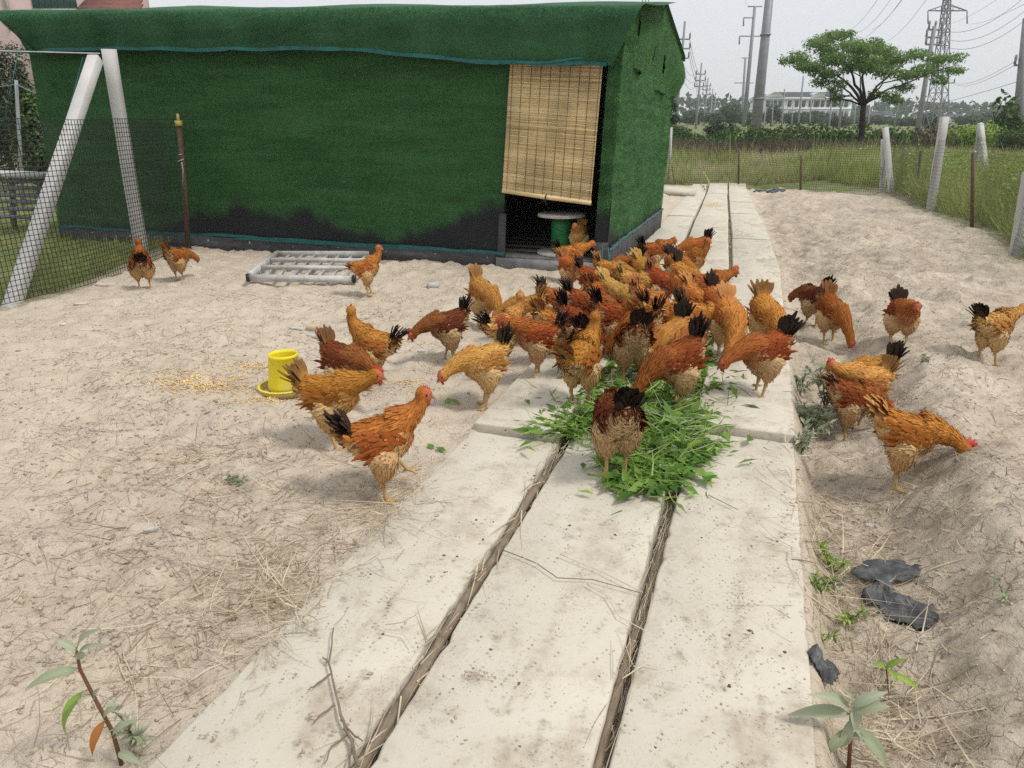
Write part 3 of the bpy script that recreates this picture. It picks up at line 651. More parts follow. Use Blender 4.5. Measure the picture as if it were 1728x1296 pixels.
def sqpost(b, p, q, w):
    p, q = Vector(p), Vector(q); n = 8; d = (q - p).normalized(); r = Vector((1, 0, 0)) - d * d.x; r.normalize(); u = d.cross(r); V = []; F = []; ch = .12
    ring = [(-1 + ch, -1), (1 - ch, -1), (1, -1 + ch), (1, 1 - ch), (1 - ch, 1), (-1 + ch, 1), (-1, 1 - ch), (-1, -1 + ch)]
    for i in range(n):
        c = p + (q - p) * i / (n - 1)
        for a, e in ring: V.append(c + (r * (a + U(-.05, .05)) + u * (e + U(-.05, .05))) * w / 2)
        if i: o = (i - 1) * 8; F += [[o + k, o + (k + 1) % 8, o + 8 + (k + 1) % 8, o + 8 + k] for k in range(8)]
    F.append(list(range(8 * (n - 1), 8 * n))); b.add(V, F); return b
lf = tag(empty('netting_fence', (-4.3, 7.6, 0)), 'black plastic netting fence with leaning concrete A-frame posts left of the coop', 'fence')
topp = Vector(at(180, 92, 8.35))
b = sqpost(MB(), (topp.x - .22, 6.33, -.1), topp + Vector((-.05, -.14, -.05)), .112); brel(b.build('brace_post', M['post']), lf)
b = sqpost(MB(), (-4.3, 8.62, -.1), topp + Vector((-.02, .1, .06)), .112); brel(b.build('concrete_post', M['post']), lf)
p0 = at(316, 417, 9.22); p1 = at(302, 208, 9.2)
b = MB().tube([p0 + (0, 0, -.1), (p0 + p1) / 2 + (.015, 0, 0), p1], [.036, .033, .03], 7); brel(b.build('wooden_stake', M['wood']), lf)
b = MB(); b.box(tuple(p1 + (.0, -.0, .0)), (.07, .07, .06)); b.box(tuple(p1 + (.0, 0, .06)), (.03, .02, .09)); brel(b.build('yellow_cap', M['dirty_tray']), lf)
b = MB(); b.tube([(p1 * .7 + p0 * .3) + Vector((.035 * math.cos(t), .035 * math.sin(t) - .005, .01 * t - .03)) for t in np.linspace(0, 12, 30)], .006, 4); b.tube([(p1 * .7 + p0 * .3) + Vector((.02, -.045, 0)), (p1 * .64 + p0 * .36) + Vector((.03, -.045, 0)), (p1 * .5 + p0 * .5) + Vector((.01, -.045, 0))], .006, 4); brel(b.build('binding_wire', M['galv']), lf)
LP = [(-5.9, 3.1), (-5.2, 4.5), (-4.5, 5.85), (-4.05, 7.0), (-3.98, 8.2), (-4.05, 9.05), (-3.9, 9.1)]
brel(net('netting', LP, 1.5, .044, .0034, M['black'], None), lf)
b = MB(); b.tube([topp + Vector((.0, -.13, 0.0)), (topp.x - 2, topp.y - 1.2, topp.z - .02), (topp.x - 6, topp.y - 3.2, topp.z + .06)], .006, 5); brel(b.build('top_wire', M['galv']), lf)
b = MB(); b.tube([at(140, 96, 8.2), at(118, 180, 8.1), at(95, 250, 8.0)], .004, 4); b.tube([at(30, 92, 7.6), at(18, 150, 7.5), at(5, 215, 7.5)], .004, 4); brel(b.build('green_cord', M['teal']), lf)
# far and right-hand fence
ff = tag(empty('netting_fence', (6.5, 21.6, -.4)), 'far netting fence across the end of the slab path', 'fence')
brel(net('netting', [(3.2, 24.9), (4.44, 23.85), (6.91, 23.1), (7.94, 20.7), (9.32, 18.95)], 1.35, .06, .0034, M['net'], None), ff)
rf = tag(empty('netting_fence', (7.2, 13, -.1)), 'netting fence running along the right side of the yard', 'fence')
brel(net('netting', [(9.32, 18.95), (7.4, 13.5), (6.82, 11.1), (5.84, 8.6), (5.3, 7.2), (4.9, 6.0)], 1.3, .06, .0019, M['net'], None), rf)
def stake(px0, py0, px1, py1, Yd, r, mat, par, name='wooden_stake'):
    p, q = Vector(at(px0, py0, Yd)), Vector(at(px1, py1, Yd)); d = (p - q).normalized()
    b = MB().tube([p + d * .4, (p + q) / 2 + Vector((U(-.01, .01), 0, 0)), q], [r, r * .95, r * .85], 6); return brel(b.build(name, mat), par)
stake(1246, 312, 1247, 252, 23.3, .03, M['wood'], ff); stake(1351, 324, 1352, 262, 20.8, .03, M['wood'], ff)
stake(1128, 308, 1133, 215, 24.1, .045, M['post'], ff, 'concrete_post')
def cpost(px0, py0, px1, py1, Y0, Y1, w, par):
    p, q = Vector(at(px0, py0, Y0)), Vector(at(px1, py1, Y1)); b = sqpost(MB(), p + (p - q).normalized() * .35, q, w); return brel(b.build('concrete_post', M['post']), par)
cpost(1505, 334, 1494, 215, 18.6, 18.9, .11, ff); cpost(1489, 330, 1492, 236, 19.3, 19.05, .12, ff)
cpost(1568, 366, 1594, 197, 13.55, 13.6, .115, rf); cpost(1713, 436, 1738, 290, 8.75, 8.75, .11, rf)
stake(1640, 388, 1642, 258, 11.15, .028, M['wood'], rf); stake(1545, 338, 1554, 255, 17.2, .026, M['wood'], rf)
bf = tag(empty('concrete_brace_post', tuple(at(1650, 322, 20))), 'white concrete A-frame brace standing in weeds beyond the right fence', 'post')
p, q, r_ = Vector(at(1668, 330, 19.4)), Vector(at(1655, 212, 20)), Vector(at(1640, 330, 20.6))
brel(sqpost(MB(), p, q, .11).build('leg', M['post']), bf); brel(sqpost(MB(), r_, q + Vector((0, .02, .05)), .11).build('leg', M['post']), bf)
# slab strip beyond the coop, at the end of the path
p = [G3(1096, 323), G3(1172, 331), G3(1176, 322), G3(1098, 313)]
sb = MB(); sb.add([v + Vector((0, 0, z)) for z in (-.05, .06) for v in p], BOXF); tag(sb.build('concrete_slab', M['slab']), 'pale concrete slab lying crosswise beyond the far coop corner', 'slab')

# ------------------------------------------------------------------ background: trees, poles, buildings, meadow
def crown_mesh(cl, n, L, mat, parent, flat=.0, seed=0):
    """cl: list of (centre, (rx,ry,rz)) clumps; leaf clumps spread in their outer shells"""
    r = np.random.default_rng(seed); w = np.array([c[1][0] * c[1][2] for c in cl]); w = w / w.sum(); k = r.choice(len(cl), n, p=w)
    C = np.array([c[0] for c in cl])[k]; R = np.array([c[1] for c in cl])[k]
    d = unit(r.normal(size=(n, 3))); rad = r.uniform(.35, 1.05, n) ** .6; lump = .75 + .5 * r.random((len(cl) * 3))[r.integers(0, len(cl) * 3, n)]
    P = C + d * R * rad[:, None] * np.clip(lump, .7, 1.12)[:, None]
    Nn = unit(d + r.normal(size=(n, 3)) * .6 + np.array((0, 0, .5))); D = unit(np.cross(Nn, r.normal(size=(n, 3))))
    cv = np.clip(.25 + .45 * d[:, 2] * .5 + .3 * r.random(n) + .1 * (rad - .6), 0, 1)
    v, f, c = leaves(P, D, Nn, r.uniform(.7, 1.4, n) * L, r.uniform(.4, .7, n) * L, .12, cv)
    return brel(mesh_np('crown', v, f, mat, None, c), parent)
def limb(b, p, q, r0, r1, n=5, wob=.06):
    p, q = Vector(p), Vector(q); L = (q - p).length; pts = [p + (q - p) * t + Vector((U(-1, 1), U(-1, 1), U(-.5, .5))) * wob * L * (t * (1 - t) * 4) for t in np.linspace(0, 1, 5)]
    b.tube(pts, list(np.linspace(r0, r1, 5)), n); return pts
def round_tree(name, px, py0, py1, Yd, wpx, label, mat='hazy_leaf', n=2600, L=None, group='trees beyond the fences', seed=0, cat_='tree'):
    dpt = Yd * C_ ; m = dpt / FPX; x = at(px, 210, Yd)[0]; zt = at(px, py0, Yd)[2]; w = wpx * m / 2; zb_ = float(base(x, Yd)); R = random.Random(seed + int(px) * 7)
    t = tag(empty(name, (x, Yd, zb_)), label, cat_, group)
    hgt = zt - zb_; cl = []
    for k in range(11):
        a = R.uniform(0, 6.28); rr = R.uniform(.15, .8); rx = w * R.uniform(.3, .5)
        z = zb_ + hgt * R.uniform(.3, .82); edge = math.sqrt(max(0, 1 - ((z - zb_ - hgt * .5) / (hgt * .55)) ** 2))
        cl.append(((x + math.cos(a) * w * rr * edge, Yd + math.sin(a) * w * rr * edge, z), (rx, rx, min(rx, hgt * .2))))
    cl.append(((x, Yd, zb_ + hgt * .8), (w * .4, w * .4, hgt * .2))); cl.append(((x, Yd, zb_ + hgt * .45), (w * .75, w * .75, hgt * .42)))
    crown_mesh(cl, n, L or max(.2, w * .13), M[mat], t, seed=seed)
    b = MB(); limb(b, (x, Yd, zb_ - .3), (x, Yd, zb_ + hgt * .7), w * .06 + .04, .03)
    for k in range(4): c = cl[k][0]; limb(b, (x, Yd, zb_ + hgt * .3), c, w * .03 + .02, .01)
    brel(b.build('trunk', M['bark']), t); return t
# the umbrella-shaped tree
Yt = 38.; tb = at(1452, 245, Yt); tree = tag(empty('tree', (tb[0], Yt, float(base(tb[0], Yt)))), 'spreading umbrella-shaped tree with dark forked trunk beyond the far fence', 'tree')
T = lambda px, py, dy=0: Vector(at(px, py, Yt + dy))
b = MB(); fork = T(1457, 178); limb(b, T(1450, 262), fork, .17, .13, 8, .02)
tips = []
for e0, e1, dy, r0 in (((1430, 140), (1375, 105), -1, .08), ((1440, 130), (1420, 75), .8, .08), ((1455, 130), (1470, 70), -.6, .08), ((1480, 145), (1530, 105), .6, .08), ((1500, 150), (1590, 118), -.8, .07), ((1415, 165), (1345, 105), .7, .05), ((1475, 160), (1520, 165), -.4, .05), ((1435, 160), (1405, 170), .5, .045), ((1452, 140), (1445, 90), 1.4, .05), ((1490, 140), (1560, 130), 1.5, .05), ((1425, 150), (1385, 130), -1.6, .05)):
    m_ = T(*e0, dy * .5); limb(b, fork, m_, r0, r0 * .65, 6); p_ = limb(b, m_, T(*e1, dy), r0 * .65, r0 * .25, 5); tips += [p_[2], p_[3], p_[4]]
    for k in range(3): w_ = p_[2 + k % 3] + Vector((U(-.9, .9), U(-.9, .9), U(.0, .7))); limb(b, p_[1 + k], w_, .025, .01, 4); tips.append(w_)
brel(b.build('trunk', M['bark']), tree)
cl = []
mm = Yt * C_ / FPX
for (px, py, rx, rz) in [(1330, 103, 12, 9), (1352, 98, 22, 14), (1385, 72, 30, 15), (1415, 62, 28, 11), (1440, 75, 32, 16), (1375, 112, 28, 13), (1410, 100, 30, 16), (1455, 100, 32, 18), (1490, 88, 28, 14), (1515, 98, 30, 15), (1550, 95, 26, 13), (1585, 97, 24, 11), (1612, 98, 16, 8), (1565, 118, 30, 12), (1610, 120, 20, 10), (1590, 132, 18, 8), (1535, 128, 28, 13), (1500, 120, 26, 13), (1388, 137, 20, 10), (1402, 152, 14, 9), (1365, 120, 14, 8), (1500, 163, 24, 9), (1520, 168, 14, 7), (1408, 170, 16, 8), (1480, 158, 16, 9), (1430, 118, 20, 10), (1470, 118, 24, 12), (1400, 122, 22, 11), (1475, 72, 18, 9), (1525, 148, 20, 8), (1420, 142, 14, 7), (1400, 88, 26, 13), (1450, 88, 26, 13), (1480, 105, 24, 12), (1430, 60, 16, 7), (1360, 110, 18, 9)]:
    for k in range(3):
        c = T(px + U(-8, 8), py + U(-5, 5), U(-2.4, 2.4) * min(1, rx / 24)); cl.append((tuple(c), (rx * mm * .78, rx * mm * .85, rz * mm * .62)))
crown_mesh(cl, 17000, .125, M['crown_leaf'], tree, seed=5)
# rows of far trees
for i, (px, py0, Yd, w, lab) in enumerate([
    (1232, 176, 170, 62, 'rounded grey-green tree behind the paired steel poles'), (1205, 190, 150, 46, 'low grey-green tree between the utility poles and steel poles'),
    (1262, 188, 160, 50, 'dark tree hidden partly behind the thickest steel pole'), (1302, 174, 165, 48, 'round tree standing before the left end of the white building'),
    (1345, 190, 175, 60, 'wide grey tree mass below the white building windows'), (1372, 186, 180, 55, 'grey-green tree before the middle of the white building'),
    (1170, 188, 190, 60, 'pale distant tree behind the row of utility poles'), (1530, 200, 160, 60, 'hazy distant tree right of the umbrella tree trunk'),
    (1480, 195, 200, 60, 'distant tree seen below the umbrella tree crown'), (1562, 190, 130, 55, 'dark tree at the foot of the lattice pylon'),
    (1412, 196, 140, 50, 'grey tree just left of the umbrella tree trunk'), (1640, 196, 190, 70, 'pale far tree line between pylon and right-hand bush'),
    (1440, 198, 230, 60, 'far hazy tree behind the umbrella tree trunk'), (1680, 190, 210, 60, 'hazy tree behind the pale flowering shrub')]):
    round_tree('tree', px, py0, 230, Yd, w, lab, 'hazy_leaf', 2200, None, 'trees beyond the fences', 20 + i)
round_tree('conifer_tree', 1122, 148, 230, 60, 44, 'dark tall tree peeping out behind the coop back corner', 'dark_leaf', 2500, .22, 'trees beyond the fences', 60)
round_tree('bush', 1215, 208, 245, 48, 62, 'dark leafy bush in the hedge left of the thick steel pole', 'dark_leaf', 1800, .16, 'bushes of the far hedge', 61, 'bush')
round_tree('bush', 1145, 212, 245, 45, 60, 'leafy hedge bush below the nearest utility pole', 'tree_leaf', 1600, .16, 'bushes of the far hedge', 62, 'bush')
round_tree('bush', 1322, 226, 245, 44, 90, 'low bright green shrub right of the thick steel pole', 'green_leaf', 2000, .16, 'bushes of the far hedge', 63, 'bush')
round_tree('bush', 1425, 224, 245, 42, 80, 'low green shrub around the umbrella tree trunk', 'tree_leaf', 1800, .16, 'bushes of the far hedge', 64, 'bush')
round_tree('bush', 1698, 174, 225, 42, 62, 'dense green bush near the right edge of the frame', 'tree_leaf', 2600, .16, 'bushes of the far hedge', 65, 'bush')
round_tree('bush', 1600, 212, 245, 36, 120, 'brownish wild shrub behind the right fence posts', 'purple', 1800, .14, 'bushes of the far hedge', 66, 'bush')
round_tree('bush', 1668, 205, 245, 33, 110, 'wild shrub with pale blossom behind the A-frame brace', 'lime_leaf', 2200, .12, 'bushes of the far hedge', 67, 'bush')
round_tree('bush', 1500, 222, 245, 40, 80, 'green shrub left of the tall white fence post', 'tree_leaf', 1600, .15, 'bushes of the far hedge', 68, 'bush')
round_tree('bush', 1720, 215, 245, 30, 90, 'tangled weedy shrub at the right frame edge', 'tree_leaf', 1800, .12, 'bushes of the far hedge', 69, 'bush')
round_tree('sapling_tree', 1688, 146, 225, 40, 44, 'thin open sapling rising above the right-hand bush', 'tree_leaf', 90, .35, 'trees beyond the fences', 70)
for i, (px, py0, Yd, w, lab) in enumerate([(10, 40, 24, 110, 'dark dense tree at the left frame edge behind the coop'), (48, 95, 21, 70, 'lower dark tree beside the left coop end'), (-30, 70, 20, 120, 'dark tree cut off by the left frame edge'), (60, 150, 17, 70, 'leafy bush tucked against the left coop end')]):
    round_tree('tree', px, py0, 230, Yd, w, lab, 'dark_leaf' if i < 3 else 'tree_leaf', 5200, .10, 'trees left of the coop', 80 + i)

# poles
def pole(name, px0, py0, px1, py1, Yd, r0, r1, arms, label, grp, mat='far_conc', ins=True):
    p, q = Vector(at(px0, py0, Yd)), Vector(at(px1, py1, Yd)); dz = p.z - float(base(p.x, Yd)); p = p + (p - q).normalized() * max(dz, 0) * 1.02
    t = tag(empty(name, p), label, 'pole', grp); brel(MB().tube([p, (p + q) / 2, q], [r0, (r0 + r1) / 2, r1], 10).build('shaft', M[mat], None, True), t)
    for (ax0, ax1, ay) in arms:
        a, c = Vector(at(ax0, ay, Yd)), Vector(at(ax1, ay, Yd)); s_ = .05 + Yd * .0004
        brel(MB().beam(a, c, s_ * 1.6, s_ * 1.6).build('crossarm', M['steel']), t)
        if ins:
            for e in (a, a * .5 + c * .5, c) if abs(ax1 - ax0) > 16 else (a, c):
                o = MB().lathe([(.0, 0), (s_ * 1.1, .0), (s_ * .9, .25), (s_ * 1.2, .3), (s_ * .8, .5), (0, .52)], 7).build('insulator', M['far_conc'], t); o.location = e - Vector(t.location) + Vector((0, 0, .05))
    return t
UG = 'row of concrete utility poles left of the steel poles'
pole('utility_pole', 1140, 204, 1156, 36, 76, .19, .10, [(1142, 1164, 66), (1141, 1164, 82), (1143, 1162, 98)], 'tallest and nearest utility pole with three crossarms, beside the coop roof', UG)
pole('utility_pole', 1173, 228, 1184, 106, 118, .19, .11, [(1175, 1190, 125), (1173, 1190, 136), (1172, 1187, 146)], 'second utility pole with three crossarms in the receding row', UG)
pole('utility_pole', 1186, 226, 1195, 131, 165, .2, .12, [(1187, 1199, 145), (1186, 1198, 152), (1186, 1198, 160)], 'third utility pole in the receding row', UG)
pole('utility_pole', 1196, 224, 1203, 150, 230, .2, .14, [(1197, 1208, 160), (1196, 1207, 166)], 'fourth, small utility pole in the receding row', UG)
pole('utility_pole', 1201, 216, 1208, 166, 320, .22, .16, [(1202, 1212, 172), (1202, 1211, 178)], 'smallest and farthest utility pole in the receding row', UG)
SG = 'grey tubular steel transmission poles'
pl = pole('steel_pole', 1273, 240, 1302, -40, 66, .46, .30, [], 'thickest grey tubular steel pole rising out of the frame', SG, 'steel')
for py in (60, 168): 
    c = Vector(at(1273 + (240 - py) * .1035, py, 66)); c2 = Vector(at(1273 + (240 - py + 2) * .1035, py - 3, 66)); rr = .46 - (240 - py) / 280 * .16
    brel(MB().tube([c, c2], rr + .08, 12).build('flange', M['steel']), pl)
b = MB(); b.tube([at(1273, 243, 65.6), at(1273, 236, 65.6)], .62, 12); M['redpaint'] = simple('faded_red_base', (.20, .05, .045)); brel(b.build('red_base', M['redpaint']), pl)
p2 = pole('steel_pole', 1254, 226, 1274, 10, 150, .42, .26, [(1262, 1286, 11), (1255, 1272, 30), (1248, 1284, 61)], 'slim steel pole with three short arms behind the thickest one', SG, 'steel', False)
for ax, ay in ((1255, 30), (1248, 61)): brel(MB().tube([at(ax, ay, 150), at(ax - .5, ay + 14, 150)], .13, 6).build('hanging_insulator', M['steel']), p2)
pole('steel_pole', 1250, 224, 1258, 97, 250, .5, .32, [(1252, 1264, 98), (1239, 1272, 140)], 'farthest steel pole with two arms', SG, 'steel', False)
PG = 'poles right of the white building'
pole('utility_pole', 1545, 242, 1577, 44, 56, .2, .13, [(1567, 1588, 50), (1563, 1588, 63), (1562, 1586, 75)], 'leaning utility pole with three crossarms before the pylon', PG)
pole('utility_pole', 1582, 216, 1594, 130, 110, .16, .10, [(1588, 1610, 140)], 'thin utility pole just right of the pylon legs', PG)
pole('utility_pole', 1716, 220, 1732, 30, 46, .30, .18, [(1722, 1740, 98), (1712, 1740, 110)], 'thick utility pole cut by the right frame edge', PG)
pole('utility_pole', 1511, 205, 1522, 140, 130, .15, .1, [(1516, 1528, 153)], 'thin pole between umbrella tree and leaning utility pole', PG)
for i, (a, c, d_, e, Yd) in enumerate([(1318, 226, 1324, 150, 120), (1345, 228, 1356, 128, 105), (1302, 225, 1305, 168, 150), (1365, 226, 1370, 158, 140), (1398, 224, 1404, 160, 130), (1415, 228, 1424, 120, 95), (1335, 224, 1338, 178, 170), (1288, 226, 1292, 182, 150), (1464, 222, 1468, 182, 140), (1440, 222, 1444, 176, 150)]):
    pole('slender_pole', a, c, d_, e, Yd, .15, .09, [(d_ - 4, d_ + 4, e + 8)] if i % 2 == 0 else [], ['slender pole before the left building dormer', 'tall slender pole before the building middle', 'short slender pole at the building left end', 'slender pole under the building eave centre', 'slender pole before the right building dormer', 'tall slender pole against the umbrella tree left edge', 'short pole among the trees below the building', 'shortest pole right of the thickest steel pole', 'thin pole right of the umbrella tree trunk', 'thin pole left of the umbrella tree trunk'][i], 'slender poles in front of the white building', 'far_conc', False)
# lattice pylon
Yp = 120.; py_ = tag(empty('lattice_pylon', tuple(at(1580, 214, Yp))), 'steel lattice power pylon with wide crossarm at top right', 'pylon')
def leg_at(k, f):       # four legs, f 0 bottom .. 1 at y=-20
    cx = 1578 + 22 * f; w = (15 - 11.5 * f ** .75); z = 222 - 242 * f; sx, sy = ((-1, -1), (1, -1), (1, 1), (-1, 1))[k]
    p = at(cx + sx * w, z, Yp); p = Vector(p); p.y += sy * w * Yp * C_ / FPX; return p
FS = [0, .14, .27, .39, .5, .6, .69, .77, .84, .9, .95, 1.0]
for k in range(4): brel(MB().tube([leg_at(k, f) for f in FS], .085, 5).build('leg', M['steel']), py_)
for i in range(len(FS) - 1):
    b = MB()
    for k in range(4):
        k2 = (k + 1) % 4; b.tube([leg_at(k, FS[i]), leg_at(k2, FS[i + 1])], .05, 4); b.tube([leg_at(k2, FS[i]), leg_at(k, FS[i + 1])], .05, 4); b.tube([leg_at(k, FS[i + 1]), leg_at(k2, FS[i + 1])], .045, 4)
    brel(b.build('bracing', M['steel']), py_)
for (xa, xb, ya, up) in ((1566, 1632, 18, 11),):
    b = MB(); cx = 1598
    for s_ in (-.4, .4):
        for e in (xa, xb): b.tube([Vector(at(cx, ya, Yp)) + Vector((0, s_, 0)), at(e, ya, Yp)], .07, 4); b.tube([Vector(at(cx, ya - up, Yp)) + Vector((0, s_, 0)), at(e, ya, Yp)], .06, 4)
    for f in (.3, .6): 
        for e in (xa, xb): b.tube([at(cx + (e - cx) * f, ya, Yp), at(cx + (e - cx) * f, ya - up * (1 - f), Yp)], .05, 4)
    brel(b.build('crossarm', M['steel']), py_)
    for e in (xa, xb): brel(MB().tube([at(e, ya, Yp), at(e, ya + 22, Yp)], .09, 6).build('insulator', M['steel']), py_)
# power lines
def wire(p, q, sag, r, label, grp):
    p, q = Vector(p), Vector(q); pts = [p + (q - p) * t - Vector((0, 0, sag * 4 * t * (1 - t))) for t in np.linspace(0, 1, 12)]
    tag(MB().tube(pts, r, 4, cap=False).build('power_line', M['steel']), label, 'wire', grp)
for k, (y0, y1) in enumerate(((66, 125), (82, 136), (98, 146))):
    lv = ('topmost', 'middle', 'lowest')[k]
    for e in (0, 1):
        sd_ = ('left', 'right')[e]
        wire(at((1142, 1164)[e], y0, 76), at((1174, 1190)[e], y1, 118), 1.3, .022, f'{lv} {sd_} wire sagging between the two nearest utility poles', 'wires along the left pole row')
        wire(at((1174, 1190)[e], y1, 118), at((1187, 1199)[e], (145, 152, 160)[k], 165), 1.3, .024, f'{lv} {sd_} wire between the second and third utility poles', 'wires along the left pole row')
    wire(at(1142, y0, 76), at(1080, y0 - 110, 30), 1., .016, f'{lv} wire running from the nearest utility pole over the coop', 'wires along the left pole row')
OR = ('leftmost', 'second from left', 'third from left', 'fourth from left', 'rightmost')
for k, (a, c, d_, e) in enumerate([(1430, 52, 1500, -30), (1450, 54, 1522, -30), (1472, 50, 1540, -30), (1455, 66, 1552, -40), (1500, 68, 1590, -40)]):
    wire(at(a, c, 90), at(d_, e, 60), .6, .018, f'{OR[k]} of five power lines slanting up above the umbrella tree', 'power lines over the umbrella tree')
for k, (a, c, d_, e, sg) in enumerate([(1588, 50, 1735, -10, 2), (1588, 63, 1735, 14, 2), (1588, 76, 1735, 30, 2), (1600, 40, 1738, -40, 1.2), (1632, 40, 1738, 2, 1)]):
    wire(at(a, c, 56 if k < 3 else 120), at(d_, e, 46), sg * .4, .014, ('topmost line from the leaning utility pole to the right frame edge', 'middle line from the leaning utility pole to the right frame edge', 'lowest line from the leaning utility pole to the right frame edge', 'steep line rising from the pylon top to the right', 'line from the right tip of the pylon crossarm')[k], 'power lines at the right')
for k, (a, c, d_, e) in enumerate([(1610, 140, 1722, 98), (1610, 142, 1712, 110), (1470, 188, 1735, 132)]):
    wire(at(a, c, 110), at(d_, e, 46), .6, .016, ('upper low wire between pylon foot and thick right pole', 'lower low wire between pylon foot and thick right pole', 'long low wire crossing behind the umbrella tree trunk to the right')[k], 'low wires at the right')
wire(at(1262, 11, 150), at(1250, -40, 90), .5, .016, 'faint wire rising from the slim steel pole', 'wires of the steel poles'); wire(at(1286, 11, 150), at(1330, -40, 80), .5, .016, 'faint wire right of the thickest steel pole', 'wires of the steel poles')
wire(at(-40, 148, 16), at(28, 142, 15), .02, .008, 'thin wire left of the small left pole', 'thin wires at the left'); wire(at(28, 142, 15), at(70, 160, 14), .02, .008, 'thin wire right of the small left pole', 'thin wires at the left')
pole('thin_post', 32, 222, 27, 135, 15, .035, .03, [], 'thin pale post left of the coop carrying a wire', 'thin posts at the left', 'far_conc')
# white building
M['bwhite'] = simple('white_render', (.78, .79, .80), (.70, .71, .73), .5, .8); M['broof'] = simple('grey_slate_roof', (.06, .063, .075), (.05, .052, .06), 2, .9); M['glass'] = simple('dark_window', (.10, .115, .13), (.06, .07, .08), 1, .25)
Yb = 260.; bp = at(1290, 214, Yb); bq = at(1432, 214, Yb); zr, ze, z0 = at(1290, 154, Yb)[2], at(1290, 168, Yb)[2], float(base(60, Yb))
bd = tag(empty('building', (bp[0], Yb, z0)), 'large white building with grey hipped roof and arched dormers in the distance', 'building')
def bbox(name, x0, x1, y0, y1, z0, z1, mat, par=bd):
    b = MB(); b.add([(x, y, z) for z in (z0, z1) for x, y in ((x0, y0), (x1, y0), (x1, y1), (x0, y1))], BOXF); return brel(b.build(name, mat), par)
x0, x1 = bp[0], bq[0]; bbox('wall', x0, x1, Yb, Yb + 18, z0, ze, M['bwhite'])
bbox('cornice', x0 - .6, x1 + .6, Yb - .7, Yb + 18.7, ze, ze + .7, M['bwhite'])
b = MB(); b.add([(x0 - .5, Yb - .6, ze + .7), (x1 + .5, Yb - .6, ze + .7), (x1 + .5, Yb + 18.6, ze + .7), (x0 - .5, Yb + 18.6, ze + .7), (x0 + 4, Yb + 7, zr), (x1 - 4, Yb + 7, zr)], [[0, 1, 5, 4], [1, 2, 5], [2, 3, 4, 5], [3, 0, 4]]); brel(b.build('roof', M['broof']), bd)
for px in (1309, 1384):
    c = at(px, 163, Yb - .8); b = MB(); n_ = 9
    V = [(c[0] + 2.2 * math.cos(t), yy, ze + .8 + 1.5 * math.sin(t)) for yy in (Yb - .9, Yb + 4) for t in np.linspace(0, math.pi, n_)]
    b.add(V, [[i, i + 1, n_ + i + 1, n_ + i] for i in range(n_ - 1)] + [list(range(n_))]); o = brel(b.build('dormer', M['bwhite']), bd)
    for k in (-1, 0, 1):
        g_ = MB(); g_.box((c[0] + k * 1.25, Yb - .95, ze + 1.5), (.95, .1, 1.0)); g_ = g_.build('pane', M['glass']); g_.parent = o; g_.matrix_parent_inverse = Matrix.Translation(-Vector(bd.location))
for rowy, hh in ((175, 1.9), (193, 1.9)):
    for px in (1300, 1312, 1335, 1347, 1359, 1372, 1384, 1402, 1414, 1424):
        c = at(px, rowy, Yb)
        for k in ((-.75, .75) if px % 3 else (-.5,)):
            b = MB(); b.box((c[0] + k * 1.1, Yb - .05, c[2]), (1.1, .3, hh)); w_ = brel(b.build('window', M['glass']), bd)
bbox('floor_band', x0, x1, Yb - .25, Yb, at(1300, 183, Yb)[2] - .3, at(1300, 183, Yb)[2] + .2, M['bwhite'])
# far low white houses
for i, (px, w, y0, Yd, lab) in enumerate([(1480, 20, 196, 330, 'small pale far house behind the umbrella tree'), (1500, 16, 194, 340, 'small pale far house left of the leaning pole'), (1615, 26, 198, 350, 'low pale far building right of the pylon')]):
    p = at(px, y0, Yd); m_ = w * Yd * C_ / FPX; h_ = tag(empty('house', (p[0], Yd, .05)), lab, 'house', 'far pale houses'); bbox('wall', p[0] - m_ / 2, p[0] + m_ / 2, Yd, Yd + 8, 0, p[2], M['bwhite'], h_)
    b = MB(); b.add([(p[0] - m_ / 2 - .4, Yd - .4, p[2]), (p[0] + m_ / 2 + .4, Yd - .4, p[2]), (p[0] + m_ / 2 + .4, Yd + 8.4, p[2]), (p[0] - m_ / 2 - .4, Yd + 8.4, p[2]), (p[0] - m_ / 2, Yd + 4, p[2] + 1.6), (p[0] + m_ / 2, Yd + 4, p[2] + 1.6)], [[0, 1, 5, 4], [1, 2, 5], [2, 3, 4, 5], [3, 0, 4]]); brel(b.build('roof', M['broof']), h_)
    for k in (-.25, .25): b = MB(); b.box((p[0] + k * m_, Yd - .05, p[2] - 1.4), (1., .2, 1.2)); brel(b.build('window', M['glass']), h_)
# pink building top left
M['pink'] = simple('pinkish_tile_wall', (.48, .36, .33), (.42, .31, .29), 1.5, .7); M['redtile'] = simple('brown_red_roof_tiles', (.22, .085, .065), (.15, .06, .05), 3, .8, .5, .03); M['tealglass'] = simple('teal_window_glass', (.04, .10, .095), (.06, .13, .12), 1, .2)
Yk = 48.; pk = tag(empty('building', (at(0, 100, Yk)[0], Yk, 0)), 'pink tiled building with teal window strip and red roof behind the coop', 'building')
kx = lambda px: at(px, 40, Yk)[0]; kz = lambda py: at(100, py, Yk)[2]
bbox('wall', kx(-160), kx(130), Yk, Yk + 10, 0, kz(-60), M['pink'], pk); bbox('annex_wall', kx(130) + .003, kx(232), Yk + .6, Yk + 9, 0, kz(14), M['pink'], pk)
for k in range(7): bbox('window', kx(62 + k * 10.6), kx(62 + k * 10.6 + 9.6), Yk - .06, Yk + .03, kz(15), kz(-30), M['tealglass'], pk)
bbox('window_frame', kx(60), kx(137), Yk - .1, Yk + .02, kz(17), kz(15.2), M['galv'], pk); bbox('drain_pipe', kx(20), kx(22.5), Yk - .2, Yk - .05, kz(40), kz(-50), M['galv'], pk)
